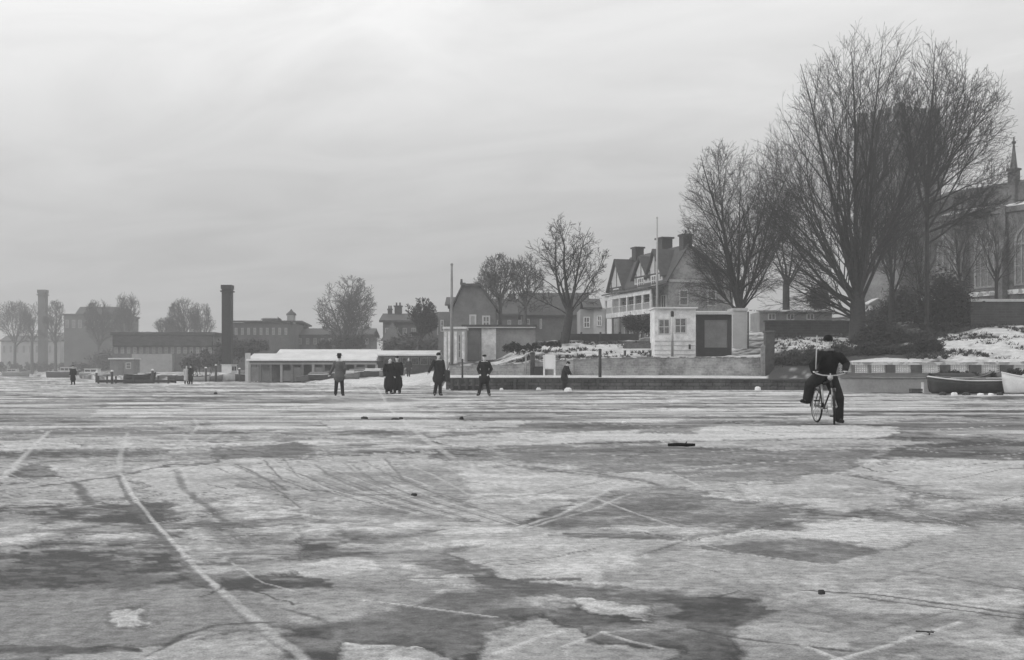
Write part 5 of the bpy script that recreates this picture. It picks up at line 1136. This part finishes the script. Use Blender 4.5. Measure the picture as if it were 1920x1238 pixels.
boat('rowing_boat', 1800, 57.3, 3.0, 1.1, .72, R(8), 'second dark skiff tucked between the pale railed skiff and the river wall', M['hull'], .02, canopy=(-.4, .2, .25, M['dark']), rubrail=M['hullg'])
boat('dinghy', 1945, 54.6, 2.9, 1.3, .72, R(172), 'white dinghy frozen into the ice beside the dark skiffs', M['hullw'], .02, canopy=(-.45, .2, .2, M['canvas']))
boat('motor_boat', 118, 235, 6.2, 2.2, 1.15, R(3), 'dark hulled cabin launch with a pale cabin behind the lone small person', M['hull'], 0, cabin=(-.05, .42, .9, M['canvas']))
boat('motor_boat', 176, 205, 4.8, 1.8, .9, R(-6), 'pale hulled cabin launch with a low white cabin on the far ice', M['hullg'], 0, cabin=(-.3, .25, .75, M['hullw']))
boat('rowing_boat', 262, 110.5, 2.7, 1.2, .75, R(10), 'dark skiff with a white box aboard, near the landing stage', M['hull'], 0, deck=M['hull'], rubrail=M['hull'])
boat('motor_boat', 432, 136, 3.6, 1.7, .9, R(80), 'white cabin cruiser seen bow-on with one dark window', M['hullw'], .0, cabin=(-.3, .2, 1.0, M['hullw']))
boat('rowing_boat', 396, 134, 2.6, 1.1, .6, R(15), 'grey skiff lying next to the bow-on cabin cruiser', M['hullg'], 0, rubrail=M['canvas'])
for i, (px, Y, rz, hm, cm, lab) in enumerate([(650, 113.5, 4, 'hullg', 'canvas', 'grey skiff under a snowy cover, just behind the person in the grey jacket'), (676, 115, -6, 'hull', 'mid', 'dark skiff under a dark cover in front of the boathouse'), (706, 113, 5, 'hull', 'canvas', 'dark skiff under a snowy cover, second from the slipway'), (602, 116, -3, 'hull', 'mid', 'dark covered skiff in front of the boathouse bays'), (735, 112, 8, 'hullg', 'mid', 'grey covered skiff at the top of the slipway')]):
    boat('rowing_boat', px, Y, 2.4, 1.0, .55, R(rz), lab, M[hm], gz(px, Y) - .02, canopy=(-.45, .3, .28, M[cm]))
boat('rowing_boat', 30, 300, 6.5, 2.2, 1.1, R(2), 'long pale barge lying at the far left bend below the hazy houses', M['hullg'], 0, cabin=(-.3, .1, .8, M['canvas']))
boat('rowing_boat', 340, 137, 2.8, 1.2, .6, R(-8), 'dark skiff lying behind the pair of distant people', M['hull'], 0, rubrail=M['hullg'])
boat('motor_boat', 470, 133, 3.4, 1.5, .8, R(12), 'dark hulled launch lying against the boathouse bushes', M['hull'], 0, canopy=(-.4, .25, .5, M['mid']))
boat('rowing_boat', 372, 133, 2.4, 1.0, .55, R(24), 'pale skiff tilted beside the dark landing stage', M['canvas'], 0, rubrail=M['hull'])
for i, (px, Y, h_, lab) in enumerate([(386, 131, 1.6, 'mooring pile beside the tilted pale skiff'), (405, 132, 1.9, 'taller mooring pile between the grey skiff and the cabin cruiser'), (449, 131, 1.5, 'mooring pile close to the bow-on cabin cruiser'), (286, 108, 1.3, 'mooring pile by the dark skiff with a white box'), (210, 107.5, 1.2, 'mooring pile at the end of the landing stage below the boarded hut'), (181, 118, 1.1, 'short dark mooring pile alone on the far ice')]):
    t = empty('mooring_pile', (X(px, Y), Y, 0), 0, lab, 'post', 'mooring piles on the far ice'); MB().lathe([(.12, -.3), (.11, h_ - .1)], 9).build('shaft', M['timber'], t, smooth=True); MB().lathe([(.14, h_ - .097), (.13, h_), (.05, h_ + .04)], 9).build('cap', M['snow'], t)
for i, (px, Y, lab) in enumerate([(535, 126, 'dark upturned skiff by the boathouse end pier'), (586, 121, 'dark upturned skiff by the distant person at the boathouse')]):
    t = empty('upturned_boat', (X(px, Y), Y, gz(px, Y) - .03), R(4 - 8 * i), lab, 'boat', 'boats laid up along the frozen bank'); b = MB(); n, m = 11, 9
    for k in range(n):
        u = k / (n - 1) * 2 - 1; w_ = .6 * (1 - abs(u) ** 2.4 * .95)
        for j in range(m): a = math.pi * j / (m - 1); b.v.append((u * 1.7, -w_ * math.cos(a), .05 + .55 * (1 - .35 * u * u) * math.sin(a) ** .8))
    for k in range(n - 1):
        for j in range(m - 1): b.f.append((k * m + j, (k + 1) * m + j, (k + 1) * m + j + 1, k * m + j + 1))
    b.build('hull', M['hull'], t, smooth=True); MB().path([(-1.6, 0, .42), (-.8, 0, .6), (0, 0, .63), (.8, 0, .6), (1.6, 0, .42)], .03, 6).build('keel', M['hullg'], t)
t = empty('plank', (X(1830, 55.6), 55.6, .66), R(3), 'snowy plank lying along the top of the pale railed skiff', 'plank'); MB().box(-1.6, 1.5, -.12, .12, 0, .05).build('board', M['wood'], t); MB().box(-1.2, 1.45, -.10, .10, .053, .10).build('snow_cover', M['snow'], t, bevel=.02)
t = empty('oar', (X(1800, 55.3), 55.3, .70), R(-9), 'pale wooden oar lying across the pale railed skiff', 'oar'); MB().path([(-1.3, 0, 0), (.6, 0, .05)], .025, 6).build('loom', M['palew'], t); MB().box(.6, 1.15, -.08, .08, .03, .06).build('blade', M['palew'], t)
# landing stages
def stage(px0, px1, Y, zt, label, depth=2.2):
    px = (px0 + px1) / 2; t = empty('landing_stage', (X(px, Y), Y, 0), 0, label, 'jetty', 'landing stages'); w_ = (px1 - px0) * Y / F; b = MB(); n = int(w_ / .22)
    for k in range(n): b.box(-w_ / 2 + k * .22, -w_ / 2 + k * .22 + .2, 0, depth, zt - .05, zt)
    b.build('decking', M['wood'], t); MB().box(-w_ / 2, w_ / 2, .04, .14, zt - .28, zt - .053).box(-w_ / 2, w_ / 2, depth - .14, depth - .04, zt - .28, zt - .053).build('beam', M['timber'], t)
    for k in range(5):
        for yy in (-.06, depth + .06): MB().lathe([(.09, -.4), (.085, zt + .35)], 8, (-w_ / 2 + .1 + (w_ - .2) * k / 4, yy, 0)).build('pile', M['timber'], t)
    return t
stage(183, 318, 109, .34, 'low dark wooden landing stage reaching out near the dark skiff with a white box')
stage(320, 420, 139, .4, 'low dark wooden landing stage behind the pair of distant people')
stage(845, 905, 69.0 - 2.3 + .0, .30, 'short dark landing stage at the foot of the towpath wall', 1.6)
t = empty('box', (X(265.5, 110.6), 110.6, .62), 0, 'small white box sitting in the dark skiff', 'box'); MB().box(-.3, .3, -.2, .2, 0, .35).build('box_body', M['board'], t, bevel=.02); MB().box(-.32, .32, -.22, .22, .353, .39).build('lid', M['canvas'], t)
t, fx, fz = site('bank_hut', 228, 172, 'grey boarded hut with a pale snowy roof edge on the far bank', 'hut')
MB().box(fx(206), fx(250), 0, 3, -.6, fz(674)).build('wall', M['pane'], t); MB().box(fx(204), fx(252), -.3, 3.2, fz(674) + .003, fz(671.5)).build('roof', M['snowroof'], t); MB().box(fx(222), fx(232), -.06, -.003, -.4, fz(680)).build('door', M['mid'], t); window(t, fx(236), fx(246), fz(692), fz(680), -.03, M['cream'], M['glassg'])

# ------------------------------------------------------------------ things on the towpath and the lawn
t = empty('signboard', (X(1030, 73), 73, gz(1030, 73)), 0, 'blank white notice board on two white legs on the towpath', 'sign')
S = 73 / F; zz0 = gz(1030, 73); f_ = lambda p: EYE + (HZ - p) * S - zz0
MB().box(-.27, .27, -.03, .03, f_(690), f_(664.5)).build('board', M['board'], t)
for s_ in (-1, 1): MB().box(s_ * .27 - .055 + s_ * .06, s_ * .27 + .055 + s_ * .06, -.04, .04, -.3, f_(666)).build('leg', M['white'], t)
MB().box(-.27, .27, -.035, .035, f_(692.5), f_(690) - .003).build('rail', M['white'], t)
t = empty('utility_box', (X(1011, 73.9), 73.9, gz(1011, 73.9)), 0, 'squat dark metal cabinet on the towpath beside the white notice board', 'box'); MB().box(-.34, .36, -.2, .2, -.05, .5).build('cabinet', M['dark'], t, bevel=.02); MB().box(-.38, .40, -.24, .24, .503, .55).build('lid', M['iron'], t)
def post(px, Y, ytop, rad, label, m, cap=True):
    z0 = gz(px, Y); h = EYE + (HZ - ytop) * Y / F - z0; t = empty('post', (X(px, Y), Y, z0), 0, label, 'post', 'posts on the towpath'); MB().lathe([(rad, -.3), (rad * .95, h - .08)], 10).build('shaft', m, t, smooth=True); MB().lathe([(rad * 1.15, h - .077), (rad * 1.15, h - .02), (rad * .5, h + .03)], 10).build('cap', m, t)
post(998.5, 74.2, 661, .15, 'thick dark wooden post beside the dark metal cabinet', M['timber']); post(867, 71.5, 674, .06, 'thin dark iron post below the white annexe', M['iron']); post(1125, 72, 655, .10, 'tall dark post at the end of the timber fenders', M['iron']); post(986, 74.0, 668, .05, 'thin pale post next to the thick dark wooden post', M['stonel']); post(1076, 74.2, 672, .05, 'short pale post just past the stooping person', M['stonel'])
t = empty('lawn_bench', (X(1196, 82), 82, gz(1196, 82)), 0, 'dark garden bench with snow on its seat in front of the white kiosk', 'bench')
MB().box(-.95, .95, -.25, .22, .42, .47).build('seat', M['snowroof'], t); MB().box(-.95, .95, .24, .29, .55, .95).build('backrest', M['wood'], t)
for s_ in (-1, 1): MB().box(s_ * .9 - .06, s_ * .9 + .06, -.24, .3, -.2, .415).build('leg', M['timber'], t)
# tufts of grass poking through the snow on the lawns
rt = random.Random(77); TV, TF = [], []
for _ in range(5200):
    zone = rt.random()
    if zone < .62: px, Y = rt.uniform(1700, 1990), rt.uniform(69, 94)
    elif zone < .85: px, Y = rt.uniform(960, 1230), rt.uniform(77, 94)
    else: px, Y = rt.uniform(1450, 1600), rt.uniform(72, 91)
    nx, ny = X(px, Y) / 2.6, Y / 2.2
    if float(fbm(np.array([nx]), np.array([ny]), 201, 3)[0]) < .50: continue
    p = V((X(px, Y), Y, gz(px, Y) - .05)); n = rt.randint(5, 9); s_ = rt.uniform(.10, .26)
    for k in range(n):
        a = rt.uniform(0, 6.28); l = V((math.cos(a) * s_ * rt.uniform(.5, 1.6), math.sin(a) * s_ * rt.uniform(.5, 1.6), s_ * rt.uniform(.5, 1.3))); wv = V((-math.sin(a), math.cos(a), 0)) * s_ * .22; i = len(TV)
        TV += [p - wv, p + wv, p + l * .7 + wv * .6, p + l]; TF.append((i, i + 1, i + 2, i + 3))
gm_ = MB(); gm_.v = [tuple(v_) for v_ in TV]; gm_.f = TF; go_ = gm_.build('grass', mat('dead_grass', .07, .5, 4)); go_['kind'] = 'stuff'; go_['label'] = 'dead grass tufts poking through the snow on the lawns'
# small litter on the ice
rg2 = random.Random(9)
def lump_(name, px, py, w_, d_, h_, m, label, cat, group, rz=0):
    Y = F * EYE / (py - HZ); t_ = MB(); n = 10
    rs = [rg2.uniform(.75, 1.15) for _ in range(n)]
    base = [(w_ / 2 * rs[k] * math.cos(2 * math.pi * k / n), d_ / 2 * rs[k] * math.sin(2 * math.pi * k / n)) for k in range(n)]
    t_.v = [(x, y, -.012) for x, y in base] + [(x * .92, y * .92, h_ * rg2.uniform(.55, .8)) for x, y in base] + [(x * .5, y * .5, h_ * rg2.uniform(.85, 1.05)) for x, y in base]
    for r_ in range(2): t_.f += [(r_ * n + k, r_ * n + (k + 1) % n, (r_ + 1) * n + (k + 1) % n, (r_ + 1) * n + k) for k in range(n)]
    t_.f.append(tuple(range(2 * n, 3 * n))); t_.f.append(tuple(range(n - 1, -1, -1)))
    return t_.build(name, m, None, (X(px, Y), Y, 0), rz, label=label, cat=cat, group=group)
for px, py, w_, h_, lab in [(1065, 734, .45, .20, 'chunk of broken white ice at the feet of the stooping person'), (1010.5, 732, .3, .16, 'chunk of white ice at the foot of the towpath wall below the notice board'), (1170, 793.5, .10, .04, 'small white lump of ice alone on the open ice, between the log and the bank'), (940, 732.2, .22, .14, 'small white lump of ice at the wall below the person with hands in pockets'), (1420, 731.5, .4, .2, 'flat white ice chunk at the wall below the gate pier')]:
    lump_('ice_chunk', px, py, w_, w_ * .8, h_, M['snow'], lab, 'ice chunk', 'chunks of ice lying on the ice')
for k, (px, w_, h_, m_, lab) in enumerate([(1768, .34, .16, 'dark', 'dark frozen clod under the stern of the pale railed skiff'), (1789, .30, .14, 'snow', 'white ice block lying in front of the stern half of the pale railed skiff'), (1812, .36, .15, 'dark', 'dark frozen clod in front of the middle of the pale railed skiff'), (1838, .30, .10, 'snow', 'low white ice block in front of the bow half of the pale railed skiff'), (1858, .28, .10, 'snow', 'low white ice block between the pale railed skiff and the white dinghy'), (1874, .32, .14, 'dark', 'dark frozen clod at the bow of the pale railed skiff')]):
    lump_('ice_chunk' if m_ == 'snow' else 'frozen_clod', px, 741.5, w_, w_ * .6, h_, M[m_], lab, 'ice chunk' if m_ == 'snow' else 'clod', 'rubble in front of the skiff')
for px, py, w_, h_, lab in [(683, 785.5, .15, .05, 'dark stone lying furthest from the pair of black coats, in a trio of stones'), (741, 787, .18, .04, 'dark stone, middle one of a pair on the pale ice'), (752, 786, .12, .045, 'small dark stone touching the pale drift, beside a bigger stone'), (865, 786.5, .09, .06, 'single dark stone on the ice below the person in the short black coat'), (777, 929.5, .05, .02, 'tiny dark pebble on the pale skated patch'), (1541, 1113, .035, .018, 'tiny dark pebble beside the two parallel blade marks'), (404, 739, .2, .09, 'dark stone on the far ice in line with the cabin cruiser'), (1451, 731.6, .5, .22, 'dark stone frozen in at the wall below the gate pier')]:
    lump_('stone', px, py, w_, w_ * .7, h_, M['dark'], lab, 'stone', 'stones scattered on the ice')
Yl = F / (837 - HZ); t = empty('log', (X(1278, Yl), Yl, .02), R(2), 'short black log lying on the ice across the dark band', 'log'); MB().path([(-.185, 0, 0), (-.06, .01, .004), (.07, 0, .0), (.185, -.005, 0)], [.020, .024, .023, .018], 8).build('trunk_piece', M['felt'], t, smooth=True); MB().path([(.05, 0, .015), (.07, -.02, .045)], [.008, .005], 6).build('stub', M['felt'], t)
Yl = F / (1190 - HZ); t = empty('twig', (X(1735, Yl), Yl, .006), R(-20), 'small forked dark twig with a dead leaf, lying on the near ice', 'twig'); MB().path([(-.035, .02, 0), (0, .01, .003), (.03, .014, .002)], .0035, 6).path([(0, .01, .003), (.015, -.01, .004), (.014, -.03, .001)], .003, 6).build('stalk', M['timber'], t); MB().add([(.012, -.03, .004), (.03, -.012, .010), (.036, .012, .006), (.02, .0, .012)], [(0, 1, 2, 3)]).build('leaf', M['wood'], t)
Yl = F / (730 - HZ) * .84; t = empty('crate', (X(1717, 58.0), 58.0, -.01), R(4), 'low dark wooden crate on the ice at the foot of the pale river wall', 'crate')
b = MB()
for k in range(3): b.box(-.27, .27, -.2, -.18, .02 + k * .07, .075 + k * .07).box(-.27, .27, .18, .2, .02 + k * .07, .075 + k * .07).box(-.27, -.25, -.178, .178, .02 + k * .07, .075 + k * .07).box(.25, .27, -.178, .178, .02 + k * .07, .075 + k * .07)
b.build('slats', M['dark'], t); MB().box(-.248, .248, -.178, .178, .0, .018).build('base', M['timber'], t)

# ------------------------------------------------------------------ winter haze over the river
hm = bpy.data.materials.new('haze'); hm.use_nodes = True; ht_ = hm.node_tree; ht_.nodes.clear()
pv = ht_.nodes.new('ShaderNodeVolumePrincipled'); pv.inputs['Color'].default_value = (.86, .86, .86, 1); pv.inputs['Density'].default_value = .0012; pv.inputs['Anisotropy'].default_value = 0.0
oo = ht_.nodes.new('ShaderNodeOutputMaterial'); ht_.links.new(pv.outputs[0], oo.inputs['Volume'])
hz_ = MB().box(-850, 850, -80, 690, -2.2, 46).build('haze', hm); hz_['kind'] = 'stuff'
